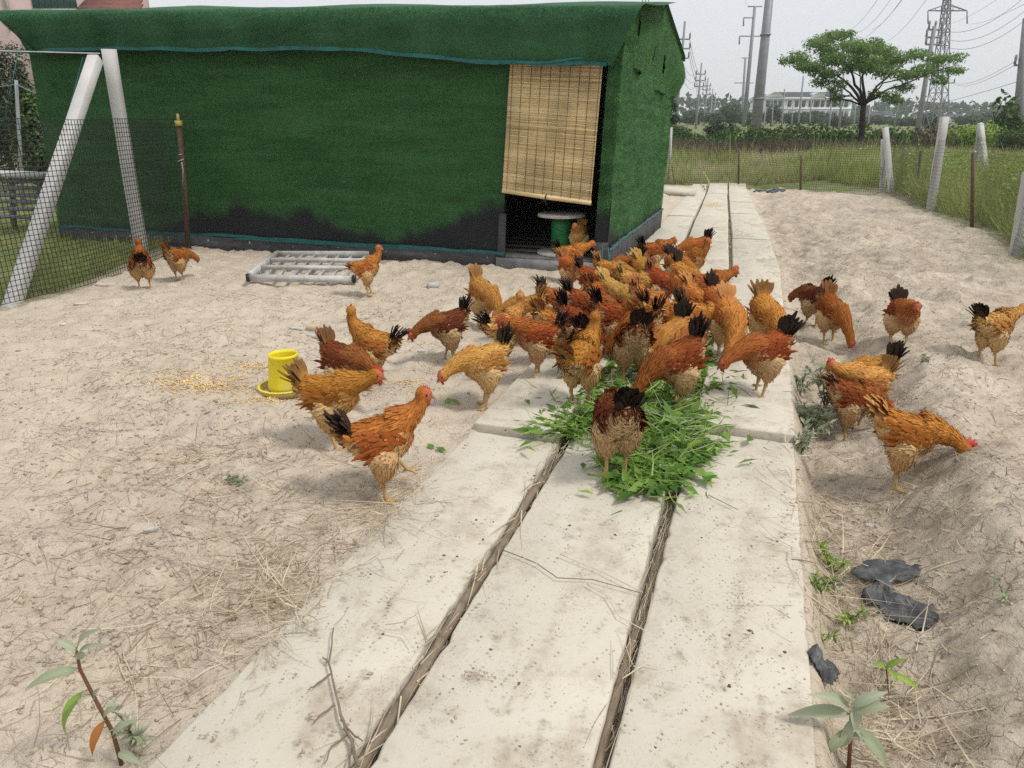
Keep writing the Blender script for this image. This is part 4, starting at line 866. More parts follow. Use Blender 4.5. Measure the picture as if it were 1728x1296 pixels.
for k in range(9):
    b = MB(); y0_, y1_ = Yk + k * .55 - .3, Yk + k * .55 + .3; za, zc = kz(16) + k * .30, kz(16) + k * .30 + .34
    b.add([(kx(138), y0_, za - .1), (kx(243 - k * 7), y0_, za - .1), (kx(243 - k * 7), y1_, zc - .1), (kx(138), y1_, zc - .1), (kx(138), y0_, za), (kx(243 - k * 7), y0_, za), (kx(243 - k * 7), y1_, zc), (kx(138), y1_, zc)], BOXF); brel(b.build('roof_tile_course', M['redtile']), pk)
# meadow, weeds (uncountable)
def field(n, fx, keep, Lr, wr, mat, name, label, tilt=.35, bend=.35, seg=2, catn='grass', zf=H, cv=None):
    x, y = fx(n); k = keep(x, y); x, y = x[k], y[k]; n = len(x); P = np.stack([x, y, zf(x, y)], 1); D = np.stack([rng.normal(0, tilt, n), rng.normal(0, tilt, n), np.ones(n)], 1)
    v, f, c = blades(P, D, rng.uniform(*Lr, n), rng.uniform(*wr, n), bend, np.clip(.75 * vn(x * .7, y * .7, 5) + .3 * rng.random(n), 0, 1), seg)
    return tag(mesh_np(name, v, f, M[mat], None, c), label, catn, kind='stuff')
inside = lambda x, y: outside(x, y) > .75
fxR = lambda n: (rng.uniform(4.5, 26, n), 6 + 34 * rng.random(n) ** 1.4)
field(30000, lambda n: ((lambda y: (rng.uniform(.05, .62, n) * y + 2.5, y))(24 + 12 * rng.random(n) ** 1.2)), inside, (.12, .38), (.012, .03), 'drygrass', 'meadow_grass', 'dry yellow-green meadow grass beyond the far fence')
field(20000, lambda n: ((lambda y: (rng.uniform(.05, .62, n) * y + 2.5, y))(24 + 12 * rng.random(n))), lambda x, y: inside(x, y) & (vn(x * .35, y * .35, 91) > .45), (.2, .5), (.012, .03), 'grass', 'green_meadow_grass', 'greener grass patches in the meadow beyond the far fence')
field(20000, lambda n: ((lambda y: (np.interp(y, [6, 8.6, 11, 13.5, 19, 24], [4.9, 5.84, 6.8, 7.4, 9.3, 9.5]) + .15 + 7 * rng.random(n) ** 1.5, y))(6.5 + 18 * rng.random(n))), inside, (.15, .55), (.008, .02), 'grass', 'roadside_grass', 'tall green grass and weeds behind the right-hand fence')
field(9000, lambda n: ((lambda y: (rng.uniform(.1, .6, n) * y + 1, y))(rng.uniform(33.5, 37, n))), lambda x, y: vn(x * .4, y * .4, 12) > .3, (.25, .6), (.02, .05), 'purple', 'dry_purple_weeds', 'band of brownish purple dry weeds below the far hedge', .35, .3, 2, 'weeds')
field(26000, lambda n: ((lambda y: (np.interp(y, [0, 4.5, 5.85, 7.2, 9.2, 12, 20], [-6.9, -5.3, -4.6, -4.2, -4.2, -6.6, -7]) - .04 - 7 * rng.random(n) ** 1.7, y))(4.2 + 13 * rng.random(n) ** 1.5)), lambda x, y: ~((coop_ab(x, y)[0] > 0) & (coop_ab(x, y)[0] < CL) & (coop_ab(x, y)[1] > -.02)) & inside(x, y), (.04, .16), (.005, .011), 'grass', 'lawn_grass', 'short green grass behind the near left netting', .5, .4)
n = 900; y = rng.uniform(23.5, 36, n); x = rng.uniform(.12, .6, n) * y + 1; k = inside(x, y) & (vn(x * .5, y * .5, 44) > .5); x, y = x[k], y[k]; n = len(x); P = np.stack([x, y, H(x, y)], 1); D = np.stack([rng.normal(0, .25, n), rng.normal(0, .25, n), np.ones(n)], 1)
v, f, c = blades(P, D, rng.uniform(.4, .95, n), rng.uniform(.02, .05, n), .4, rng.random(n), 3); tag(mesh_np('tall_weeds', v, f, M['lime_leaf'], None, c), 'taller ragged weeds standing in the meadow beyond the far fence', 'weeds', kind='stuff')
# weed leaves behind the right fence, white flower dots
n = 11000; y = 7 + 16 * rng.random(n) ** 1.2; x = np.interp(y, [6, 8.6, 11, 13.5, 19, 24], [4.9, 5.84, 6.8, 7.4, 9.3, 9.5]) + .2 + 5 * rng.random(n) ** 1.3; hh = rng.uniform(.05, .6, n) * ss(.35, .6, vn(x * .9, y * .9, 33)); k = hh > .03; x, y, hh = x[k], y[k], hh[k]; n = len(x)
P = np.stack([x, y, H(x, y) + hh], 1); v, f, c = leaves(P, rng.normal(size=(n, 3)) * (1, 1, .4), rng.normal(size=(n, 3)) * .5 + (0, 0, 1), rng.uniform(.05, .12, n), rng.uniform(.03, .05, n))
tag(mesh_np('weed_leaves', v, f, M['lime_leaf'], None, c), 'leafy green weeds crowding the right-hand fence', 'weeds', kind='stuff')
n = 260; y = 9 + 22 * rng.random(n); x = np.interp(y, [6, 8.6, 11, 13.5, 19, 24], [4.9, 5.84, 6.8, 7.4, 9.3, 9.5]) + .5 + 5 * rng.random(n); k = vn(x * .5, y * .5, 55) > .5; x, y = x[k], y[k]; n = len(x)
M['flower'] = leafmat('white_blossom', (.7, .7, .66), (.8, .8, .77), .7, .1)
P = np.stack([x, y, H(x, y) + rng.uniform(.3, .7, n)], 1); v, f, c = leaves(P, rng.normal(size=(n, 3)), rng.normal(size=(n, 3)) + (0, 0, 1), .04, .04); tag(mesh_np('white_flowers', v, f, M['flower'], None, c), 'tiny white flowers dotted in the weeds behind the right fence', 'flowers', kind='stuff')
n = 9000; y = rng.uniform(37, 46, n); x = rng.uniform(.1, .68, n) * y; P = np.stack([x, y, base(x, y) + rng.uniform(0, 1.0, n) * (.35 + 1.0 * vn(x * .45, y * .45, 8))], 1); v, f, c = leaves(P, rng.normal(size=(n, 3)), rng.normal(size=(n, 3)) + (0, 0, 1), .26, .13); tag(mesh_np('hedge_undergrowth', v, f, M['tree_leaf'], None, c), 'low leafy undergrowth along the far hedge', 'undergrowth', kind='stuff')
# far wood closing the horizon
n = 9000; x = rng.uniform(-420, 460, n); y = rng.uniform(380, 430, n); hh = 7 + 7 * vn(x * .04, y * .02, 3); P = np.stack([x, y, hh * rng.random(n) ** .6], 1); v, f, c = leaves(P, rng.normal(size=(n, 3)), rng.normal(size=(n, 3)) + (0, -1, .5), 3.2, 2.2); tag(mesh_np('distant_wood', v, f, M['hazy_leaf'], None, c), 'hazy distant wood along the horizon', 'wood', kind='stuff')
# pale boards and crate at the left
cr = tag(empty('poultry_crate', tuple(at(40, 372, 11))), 'weathered pale crate with white top board beyond the left netting', 'crate')
p = lambda px, py, Yd=11.2: Vector(at(px, py, Yd))
brel(MB().beam(p(-70, 291), p(86, 296), .5, .06).build('top_board', M['galv']), cr)
for k, (ya, yb) in enumerate(((303, 306), (314, 318), (327, 331), (338, 341), (350, 354), (362, 368))):
    brel(MB().beam(p(-70, ya, 11.15), p(78, yb, 11.15), .03, .055).build('slat', M['far_conc']), cr)
for px in (-40, 20, 74): brel(MB().beam(p(px, 300, 11.25), p(px + 4, 388, 11.25), .06, .06).build('leg', M['far_conc']), cr)

# ------------------------------------------------------------------ hens
def make_plumage():
    t = NT('plumage'); a = t.n('SeparateColor'); t.L(t.attr().outputs['Color'], a.inputs[0]); oc = t.n('ObjectInfo').outputs['Color']
    belly = t.mix(.76, oc, (.62, .44, .225)); c = t.mix(a.outputs[0], belly, oc)
    c = t.mix(t.math('MULTIPLY', t.attr().outputs['Alpha'], .22), c, (.50, .19, .03))
    c = t.val(c, t.ramp(a.outputs[2], 0, 1, .45, 1.5))
    c = t.mix(a.outputs[1], c, (.014, .012, .012))
    c = t.val(c, t.ramp(t.noise(90, 3, .7), .3, .7, .82, 1.15))
    t.b.inputs['Specular IOR Level'].default_value = .12
    return t.out(c, .75)
M['plumage'] = make_plumage()
M['comb'] = simple('red_comb_skin', (.50, .04, .03), (.36, .03, .025), 30, .5)
M['face'] = simple('red_face_skin', (.48, .10, .055), (.40, .12, .05), 60, .6)
M['shank'] = simple('yellow_shank_skin', (.50, .33, .13), (.38, .24, .10), 60, .6)
M['beak'] = simple('horn_beak', (.42, .28, .12), (.25, .16, .08), 40, .4)
M['eye'] = simple('dark_eye', (.02, .012, .008), (.03, .02, .01), 10, .1)
HIP = .285
def loft(rings, n=14):
    """rings: (centre, side, up, rs, ru)"""
    V, F = [], []
    for i, (c, sd_, up, rs, ru) in enumerate(rings):
        for k in range(n): t = 2 * math.pi * k / n; V.append(np.array(c) + np.array(sd_) * math.cos(t) * rs + np.array(up) * math.sin(t) * ru)
        if i: o = (i - 1) * n; F += [[o + k, o + (k + 1) % n, o + n + (k + 1) % n, o + n + k] for k in range(n)]
    F += [list(range(n))[::-1], list(range(len(V) - n, len(V)))]
    return V, F
def chain(P, R, n=10, squash=1.):
    P = [np.array(p, float) for p in P]; rings = []
    for i in range(len(P)):
        d = unit(P[min(i + 1, len(P) - 1)] - P[max(i - 1, 0)]); s_ = np.array((0, 1., 0)); s_ = unit(s_ - d * d.dot(s_)); u = np.cross(d, s_); rings.append((P[i], s_, u, R[i] * squash, R[i]))
    return loft(rings, n)
POSES = {   # pitch, neck mid, head, head direction, legs ((foot x, lift) x2)
    'up':    (17, (.165, 0, .40), (.160, 0, .492), (1, .1, -.05), ((.0, 0), (.035, 0))),
    'look':  (16, (.160, 0, .40), (.150, .01, .498), (.45, .9, -.05), ((.02, 0), (-.01, 0))),
    'back':  (16, (.160, 0, .40), (.150, .0, .500), (.1, -1, -.05), ((.02, 0), (.0, 0))),
    'level': (5, (.200, 0, .365), (.262, 0, .398), (1, 0, -.2), ((-.02, 0), (.03, 0))),
    'step':  (13, (.185, 0, .39), (.205, 0, .470), (1, .2, -.15), ((-.005, 0), (.115, .085))),
    'low':   (-7, (.23, .0, .30), (.29, .0, .235), (.85, .05, -.5), ((-.02, 0), (.02, 0))),
    'peck':  (-18, (.225, .01, .20), (.275, .02, .085), (.75, .1, -.75), ((-.03, 0), (.01, 0))),
    'peckl': (-17, (.205, .035, .20), (.225, .085, .080), (.55, .45, -.75), ((-.02, 0), (.01, 0))),
    'dig':   (-4, (.205, -.02, .17), (.225, -.03, .055), (.55, -.2, -.85), ((-.04, 0), (.0, 0))),
}
TOR = [(-.180, .014, .02, .075), (-.160, .044, .046, .056), (-.122, .074, .074, .030), (-.075, .092, .092, .008), (-.02, .099, .101, -.004), (.035, .098, .103, -.006), (.085, .085, .095, .002), (.122, .062, .077, .014), (.148, .036, .05, .026), (.158, .01, .014, .03)]
def feathers(P, D, N, L, Wd, lift, colr, seed):
    """five-point feathers on the skin: P root, D flow, N normal"""
    r = np.random.default_rng(seed); n = len(P); D = unit(D - N * (D * N).sum(1, keepdims=True) + r.normal(size=(n, 3)) * .16); S = unit(np.cross(N, D)); L = L[:, None]; Wd = Wd[:, None] / 2; lf_ = np.asarray(lift)[:, None] if np.ndim(lift) else lift
    a = P + N * .001; m = P + D * L * .55 + N * L * lf_ * .75; t = P + D * L + N * L * lf_ * .8
    V = np.stack([a - S * Wd * .45, a + S * Wd * .45, m + S * Wd, m - S * Wd, t + S * Wd * .35, t - S * Wd * .35, m + N * Wd * .35], 1)
    F = np.array([[1, 0, 6], [2, 1, 6], [4, 2, 6], [5, 4, 6], [3, 5, 6], [0, 3, 6]])
    C = np.repeat(colr[:, None], 7, 1).copy(); C[:, :2, 2] *= .7; C[:, 4:6, 2] *= 1.12
    nv_ = unit(N[:, None] + S[:, None] * np.array([-.15, .15, .22, -.22, .1, -.1, 0])[None, :, None] + D[:, None] * np.array([-.12, -.12, .05, .05, .2, .2, .02])[None, :, None] + r.normal(size=(n, 1, 3)) * .10); global FN; FN = nv_.reshape(-1, 3)
    return V.reshape(-1, 3), (F[None] + (np.arange(n) * 7)[:, None, None]).reshape(-1, 3), C.reshape(-1, C.shape[-1])
DG = None
def make_pose(key, seed):
    pitch, nm, hd, hdir, legs = POSES[key]; pr = math.radians(pitch); cp_, sp_ = math.cos(pr), math.sin(pr)
    def tw(p): return np.array((p[0] * cp_ - p[2] * sp_, p[1], p[0] * sp_ + p[2] * cp_ + HIP))
    ax, au = np.array((cp_, 0, sp_)), np.array((-sp_, 0, cp_)); V, F = [], []
    def put(vf):
        o = len(V); V.extend(vf[0]); F.extend([[i + o for i in f] for f in vf[1]])
    xs = np.linspace(-.185, .158, 22); T_ = np.array(TOR)
    put(loft([(tw((x, 0, np.interp(x, T_[:, 0], T_[:, 3]))), (0, 1, 0), au, np.interp(x, T_[:, 0], T_[:, 1]), np.interp(x, T_[:, 0], T_[:, 2])) for x in xs], 18))
    n0 = tw((.075, 0, .045)); nmid, hp, hdr = np.array(nm), np.array(hd), unit(np.array(hdir, float))
    nk = [(1 - t) ** 2 * n0 + 2 * t * (1 - t) * nmid + t * t * hp for t in np.linspace(0, 1, 9)]; nr = np.interp(np.linspace(0, 1, 9), [0, .25, .5, .75, 1], [.078, .060, .043, .034, .031])
    put(chain(nk, nr, 12))
    put(chain([hp - hdr * .038, hp - hdr * .028, hp - hdr * .008, hp + hdr * .014, hp + hdr * .032, hp + hdr * .041], [.010, .028, .038, .036, .026, .010], 12, .88))
    bones = []
    for sgn, (fx, lf_) in zip((1, -1), legs):
        h_ = tw((-.015, sgn * .052, -.045)); hock = np.array((fx * .55 - .018, sgn * .052, .118 + lf_ * .75)); foot = np.array((fx, sgn * .055, .010 + lf_)); 
        put(chain([h_ + (0, 0, .04), h_, h_ * .62 + hock * .38 + (.008, 0, 0), h_ * .25 + hock * .75 + (.004, 0, 0), hock], [.055, .076, .070, .050, .024], 12))
        put(chain([hock + (0, 0, .012), hock, hock * .5 + foot * .5, foot], [.014, .0115, .0095, .0105], 8)); bones.append((h_, hock, foot))
        for ang, ln in ((0, .062), (.5, .052), (-.5, .052), (math.pi, .028)):
            d = np.array((math.cos(ang), math.sin(ang), 0)); dz = -.004 - lf_ * .12
            put(chain([foot + (0, 0, -.001), foot + d * ln * .5 + (0, 0, .002 + dz * .5), foot + d * ln + (0, 0, dz)], [.0085, .0072, .0045], 7))
    me = bpy.data.meshes.new('tmp'); me.from_pydata([tuple(v) for v in V], [], F); ob = bpy.data.objects.new('tmp', me); COL.objects.link(ob)
    rm = ob.modifiers.new('r', 'REMESH'); rm.mode = 'VOXEL'; rm.voxel_size = .0052
    sm = ob.modifiers.new('s', 'SMOOTH'); sm.factor = .5; sm.iterations = 2
    dc = ob.modifiers.new('d', 'DECIMATE'); dc.ratio = .22
    ev = ob.evaluated_get(bpy.context.evaluated_depsgraph_get()); em = ev.to_mesh(); nv = len(em.vertices); co = np.empty(nv * 3, np.float32); em.vertices.foreach_get('co', co); co = co.reshape(-1, 3).astype(float)
    vn_ = np.empty(nv * 3, np.float32); em.vertices.foreach_get('normal', vn_); vn_ = vn_.reshape(-1, 3).astype(float)
    em.calc_loop_triangles(); tri = np.empty(len(em.loop_triangles) * 3, np.int32); em.loop_triangles.foreach_get('vertices', tri); tri = tri.reshape(-1, 3); ev.to_mesh_clear(); bpy.data.objects.remove(ob); bpy.data.meshes.remove(me)
    def segd(p, a, b_): t = np.clip(((p - a) @ (b_ - a)) / max((b_ - a) @ (b_ - a), 1e-9), 0, 1); return np.linalg.norm(p - a - t[:, None] * (b_ - a), axis=1)
    def region(p):
        d = np.stack([segd(p, tw((-.12, 0, .02)), tw((.09, 0, 0))) / .098, np.min([segd(p, nk[i], nk[i + 1]) / nr[i] for i in range(8)], 0) * 1.02, np.linalg.norm(p - hp, axis=1) / .034,
                      np.minimum(segd(p, bones[0][0], bones[0][1]), segd(p, bones[1][0], bones[1][1])) / .050, np.minimum(segd(p, bones[0][1], bones[0][2]), segd(p, bones[1][1], bones[1][2])) / .02], 1)
        for h_, k_, ft in bones: d[:, 4] = np.where(np.linalg.norm((p - ft) * (1, 1, 1.6), axis=1) < .072, .01, d[:, 4])
        return d.argmin(1)
    def colour(p, n, rg, r):
        lz = (p - tw((0, 0, 0))) @ au; lx = (p - tw((0, 0, 0))) @ ax
        R = ss(-.012, .055, lz + .25 * lx * (lx > 0) * .5 + r.normal(0, .014, len(p))) ; R = np.maximum(R, ss(.06, .14, lx) * .8)
        R = R * (1 - .8 * ss(-.07, -.14, lx) * (lz < .06)); R = np.where(rg == 1, .95, R); R = np.where(rg == 2, 1, R); R = np.where(rg == 3, .12 + .25 * r.random(len(p)), R); R = np.where(rg == 4, .4, R)
        Gk = np.zeros(len(p)); B = np.clip(r.normal(.5, .17, len(p)), .08, 1); B = B * np.where((rg == 0) & (R > .5), 1 - .18 * ss(.0, .06, lz) * ss(.05, -.05, lx), 1)
        return np.stack([R, Gk, B, np.where(rg == 1, 1., np.where(rg == 2, .5, 0.))], 1)
    r = np.random.default_rng(seed); rgv = region(co); cv_ = colour(co, vn_, rgv, r); cv_[:, 2] = .42
    tc = co[tri].mean(1); rt = region(tc); face = np.zeros(len(tri), int); hl = (tc - hp) @ hdr; face[(rt == 2) & (hl > .004)] = 1; face[rt == 4] = 2
    body = mesh_np('body', co, tri, [M['plumage'], M['face'], M['shank']], None, cv_, True, face)
    # plumage
    tn = unit(np.cross(co[tri[:, 1]] - co[tri[:, 0]], co[tri[:, 2]] - co[tri[:, 0]])); ar = np.linalg.norm(np.cross(co[tri[:, 1]] - co[tri[:, 0]], co[tri[:, 2]] - co[tri[:, 0]]), axis=1)
    den = np.array([1.0, 1.9, 1.6, 1.5, 0.])[rt] * ar; den[(rt == 2) & (hl > .006)] *= .25; den = den / den.sum(); N_ = 4200; k = r.choice(len(tri), N_, p=den); w = r.dirichlet((1, 1, 1), N_)
    P = (co[tri[k]] * w[:, :, None]).sum(1); Nn = unit((vn_[tri[k]] * w[:, :, None]).sum(1)); rg = rt[k]; lz = (P - tw((0, 0, 0))) @ au
    D = np.tile(-ax + np.array((0, 0, -.25)), (N_, 1)); ni = np.array([np.argmin([np.linalg.norm(q - c) for c in nk]) for q in P]); nd = np.array([nk[max(i - 1, 0)] - nk[min(i + 1, 8)] for i in range(9)]); D[rg == 1] = unit(nd[ni[rg == 1]]); D[rg == 2] = unit(-hdr + unit(nk[6] - hp) * .8); D[rg == 3] = (-.15, 0, -1)
    L = np.array([.034, .036, .012, .028, .02])[rg] * r.uniform(.75, 1.25, N_); Wd = np.array([.0125, .0075, .006, .008, .01])[rg] * r.uniform(.8, 1.2, N_)
    fl = (rg == 0) & (lz < -.02); L[fl] *= .85; Wd[fl] *= .8; lift = np.array([.02, .03, .06, .09, .2])[rg] + .06 * fl + r.uniform(-.02, .03, N_)
    cl_ = colour(P, Nn, rg, r); cl_[:, 2] = .5 + (np.clip(cl_[:, 2], .15, .85) - .5) * np.where(cl_[:, 0] < .5, .35, .7); lx = (P - tw((0, 0, 0))) @ ax; dk = (lx < -.11) & (lz > .02) & (r.random(N_) < .25); cl_[dk, 1] = .75
    fv, ff_, fc = feathers(P, D, Nn, L, Wd, lift, cl_, seed + 1); pl = mesh_np('plumage', fv, ff_, M['plumage'], None, fc, True); pl.data.normals_split_custom_set_from_vertices([tuple(q) for q in FN])
    res = dict(body=body.data, plumage=pl.data, torso=Matrix.Translation((0, 0, HIP)) @ Matrix.Rotation(-pr, 4, 'Y'))
    z_ = Vector((0, 0, 1)); x_ = Vector(hdr); y_ = z_.cross(x_).normalized(); z_ = x_.cross(y_); hm = Matrix((x_, y_, z_)).transposed().to_4x4(); hm.translation = Vector(hp); res['head'] = hm
    for o in (body, pl): bpy.data.objects.remove(o)
    return res
HEN = {(k, v): make_pose(k, 100 + i * 10 + v) for i, k in enumerate(POSES) for v in range(1)}
def wing_mesh(seed):
    r = np.random.default_rng(seed); P, D, N, L, Wd, C = [], [], [], [], [], []
    def surf(x, z):
        T_ = np.array(TOR); w = np.interp(x, T_[:, 0], T_[:, 1]); h_ = np.interp(x, T_[:, 0], T_[:, 2]); zc = np.interp(x, T_[:, 0], T_[:, 3]); q = np.clip((z - zc) / h_, -.9, .9); y = w * math.sqrt(1 - q * q); return np.array((x, y, z)), unit(np.array((.0, math.sqrt(1 - q * q) / w, q / h_)))
    for row, (x0, x1, za, zc, n, ln, wd, off) in enumerate(((-.02, -.070, -.030, .004, 7, .085, .017, .006), (.005, -.070, -.018, .055, 12, .066, .018, .008), (.045, -.03, -.014, .064, 14, .056, .018, .011), (.085, .03, -.012, .058, 12, .045, .018, .012), (.105, .075, -.01, .045, 9, .034, .016, .010))):
        for k in range(n):
            f = k / (n - 1); x = x0 + (x1 - x0) * f + r.normal(0, .004); p, nn = surf(x, za + (zc - za) * f); P.append(p + nn * off); N.append(nn); D.append((-1, -.10, .05 + .10 * (1 - f) - (.16 if row == 0 else 0))); L.append(ln * r.uniform(.9, 1.1)); Wd.append(wd); C.append((1, .55 if row == 0 and k in (0, 1) else 0, np.clip(r.normal(.44 if row else .55, .09), .1, 1), 0))
    v, f, c = feathers(np.array(P), np.array(D, float), np.array(N), np.array(L), np.array(Wd), .005, np.array(C, float), seed); o = mesh_np('wing', v, f, M['plumage'], None, c, True); o.data.normals_split_custom_set_from_vertices([tuple(q) for q in FN]); me = o.data; bpy.data.objects.remove(o); return me
WING = [wing_mesh(900), wing_mesh(901)]
def tail_mesh(kind, seed):
    r = np.random.default_rng(seed); b = MB()
    el, spread, n, ln, drk, wd, curl = {'dark': (82, 20, 19, .165, .95, .044, .30), 'fan': (70, 44, 17, .15, .6, .036, .10), 'brown': (80, 26, 18, .15, .5, .042, .28), 'buff': (68, 30, 17, .135, .25, .042, .5), 'low': (48, 24, 16, .13, .7, .038, .35)}[kind]
    for k in range(n):
        f = k / (n - 1) * 2 - 1; lay = k % 3; az = math.radians(f * spread); e = math.radians(el - abs(f) * 14 + lay * 10 - 8 + r.normal(0, 4)); L = ln * (1 - .22 * abs(f)) * r.uniform(.88, 1.1) * (1 - .1 * lay); d0 = np.array((-math.cos(e) * math.cos(az), math.sin(az) * .9, math.sin(e))); side = unit(np.cross(d0, (-.3 * f, 1., .0))); side = unit(np.array((.15 * f, 1, .5 * f)) - d0 * (np.array((.15 * f, 1, .5 * f)) @ d0)); nn = np.cross(side, d0)
        p0 = np.array((-.150 + lay * .012, f * .028, .060 + lay * .008)); Vv = []; Cc = []; m = 6
        for i in range(m):
            t = i / (m - 1); c = p0 + d0 * L * t + np.array((-1, 0, -.75)) * curl * L * t * t * .55 + r.normal(0, .001, 3); w = wd / 2 * (math.sin(min(t * 1.25 + .22, 1) * math.pi * .5 if t < .6 else math.pi * .5 * (1 + (t - .6) * 1.9))) * (1.0)
            w = max(w, .002); dk = drk if kind == 'dark' else drk * ss(.15, .75, t + .15 * r.random())
            for s_ in (-1, 0, 1): Vv.append(c + side * w * s_ + nn * (.006 if s_ == 0 else 0)); Cc.append((.75, float(dk) * (1 if s_ == 0 or kind in ('dark', 'fan') else .35), .45 + .15 * r.random(), 0.))
        F = [[3 * i + j, 3 * i + j + 1, 3 * i + j + 4, 3 * i + j + 3] for i in range(m - 1) for j in (0, 1)]; b.add(Vv, F, [tuple(c) for c in Cc])
    # fluffy tail coverts
    N_ = 150; th_ = r.uniform(-2.3, 2.3, N_); q = r.uniform(0, 1, N_); P = np.stack([-.125 - .045 * q, np.sin(th_) * .055 * (1 - .5 * q), .035 + np.cos(th_) * .055 * (1 - .4 * q) + .03 * q], 1); nn = unit(P - np.array((-.13, 0, .03))); D = np.tile(np.array((-.7, 0, .75)), (N_, 1))
    v, f, c = feathers(P, D, nn, r.uniform(.035, .062, N_), r.uniform(.014, .022, N_), r.uniform(.05, .3, N_), np.stack([r.uniform(.35, .9, N_), (r.random(N_) < {'dark': .3, 'buff': .04}.get(kind, .16)) * .8, np.clip(r.normal(.5, .16, N_), 0, 1), np.zeros(N_)], 1), seed + 5)
    Vb = np.concatenate([np.array(b.V), v]); Fb = b.F + [list(map(int, x + len(b.V))) for x in f]; Cb = np.concatenate([np.array(b.C), c])
    o = mesh_np('tail', Vb, Fb, M['plumage'], None, Cb, True); me = o.data; bpy.data.objects.remove(o); return me
TAIL = {(k, v): tail_mesh(k, 500 + i * 10 + v) for i, k in enumerate(('dark', 'fan', 'brown', 'buff', 'low')) for v in range(2)}
def keep_mesh(o): me = o.data; bpy.data.objects.remove(o); return me
def comb_mesh(s):
    b = MB(); pr = [(-.014, .026), (-.018, .034), (-.010, .031), (-.006, .043), (.001, .034), (.007, .046), (.012, .035), (.018, .043), (.022, .031), (.029, .031), (.026, .022), (.0, .024)]; V = [(x * s, y, .024 + (z - .024) * s) for y in (-.0035, .0035) for x, z in pr]; n = len(pr)
    b.add(V, [[i, (i + 1) % n, n + (i + 1) % n, n + i] for i in range(n)] + [list(range(n))[::-1], list(range(n, 2 * n))]); return keep_mesh(b.build('comb', M['comb'], None, False, False))
COMB = {s: comb_mesh(s * 1.15) for s in (.62, 1.0, 1.35)}
b = MB(); b.lathe([(.0, -.014), (.006, -.010), (.0075, -.002), (.005, .006), (0, .010)], 8); WATTLE = keep_mesh(b.build('wattle', M['comb'], None, True, False))
b = MB(); V, F = chain([(.026, 0, -.002), (.036, 0, -.003), (.046, 0, -.007), (.051, 0, -.013)], [.0105, .0085, .0052, .001], 8, .8); b.add(V, F); BEAK = keep_mesh(b.build('beak', M['beak'], None, True, False))
b = MB(); b.lathe([(0, -.0048), (.0034, -.0034), (.0048, 0), (.0034, .0034), (0, .0048)], 8); EYE = keep_mesh(b.build('eye', M['eye'], None, True, False))
COLR = {'G': (.50, .212, .042), 'A': (.40, .130, .024), 'R': (.29, .074, .016), 'D': (.17, .040, .014), 'B': (.57, .285, .082), 'O': (.46, .162, .029)}
NH = [0]
def hen(px, py, hdg, pose, colr, tail, sc, label, comb=.62, pos=None, group='hens in the yard'):
    p = pos if pos is not None else G3(px, py); i = NH[0]; NH[0] += 1; h = HEN[(pose, 0)]; R = random.Random(i * 13 + 5)
    root = tag(empty('hen', p, math.radians(hdg)), label, 'hen', group); sc *= .855; root.scale = (sc * R.uniform(.84, .93), sc * R.uniform(.96, 1.06) * (1 if i % 2 else -1), sc * R.uniform(.97, 1.03))
    c = tuple(k * R.uniform(.88, 1.12) for k in COLR[colr]); 
    def ch(nm, me, mtx=None):
        o = link(nm, me, root); o.color = (*c, 1)
        if mtx is not None: o.matrix_local = mtx
        return o
    ch('body', h['body']); o = ch('plumage', h['plumage']); o['kind'] = 'stuff'
    T_ = h['torso']
    for m_ in (T_, T_ @ Matrix.Diagonal((1, -1, 1, 1))): o = ch('wing', WING[i % 2], m_); o.color = (c[0] * .74, c[1] * .60, c[2] * .6, 1)
    ch('tail', TAIL[(tail, i % 2)], T_ @ Matrix.Rotation(R.uniform(-.12, .12), 4, 'X'))
    hm = h['head']; hm = hm @ Matrix.Scale(1.15, 4); ch('comb', COMB[comb], hm); ch('beak', BEAK, hm)
    for s_ in (1, -1): ch('eye', EYE, hm @ Matrix.Translation((.013, s_ * .0255, .008))); ch('wattle', WATTLE, hm @ Matrix.Translation((.024, s_ * .008, -.026)))
    return root
Q = 1.0
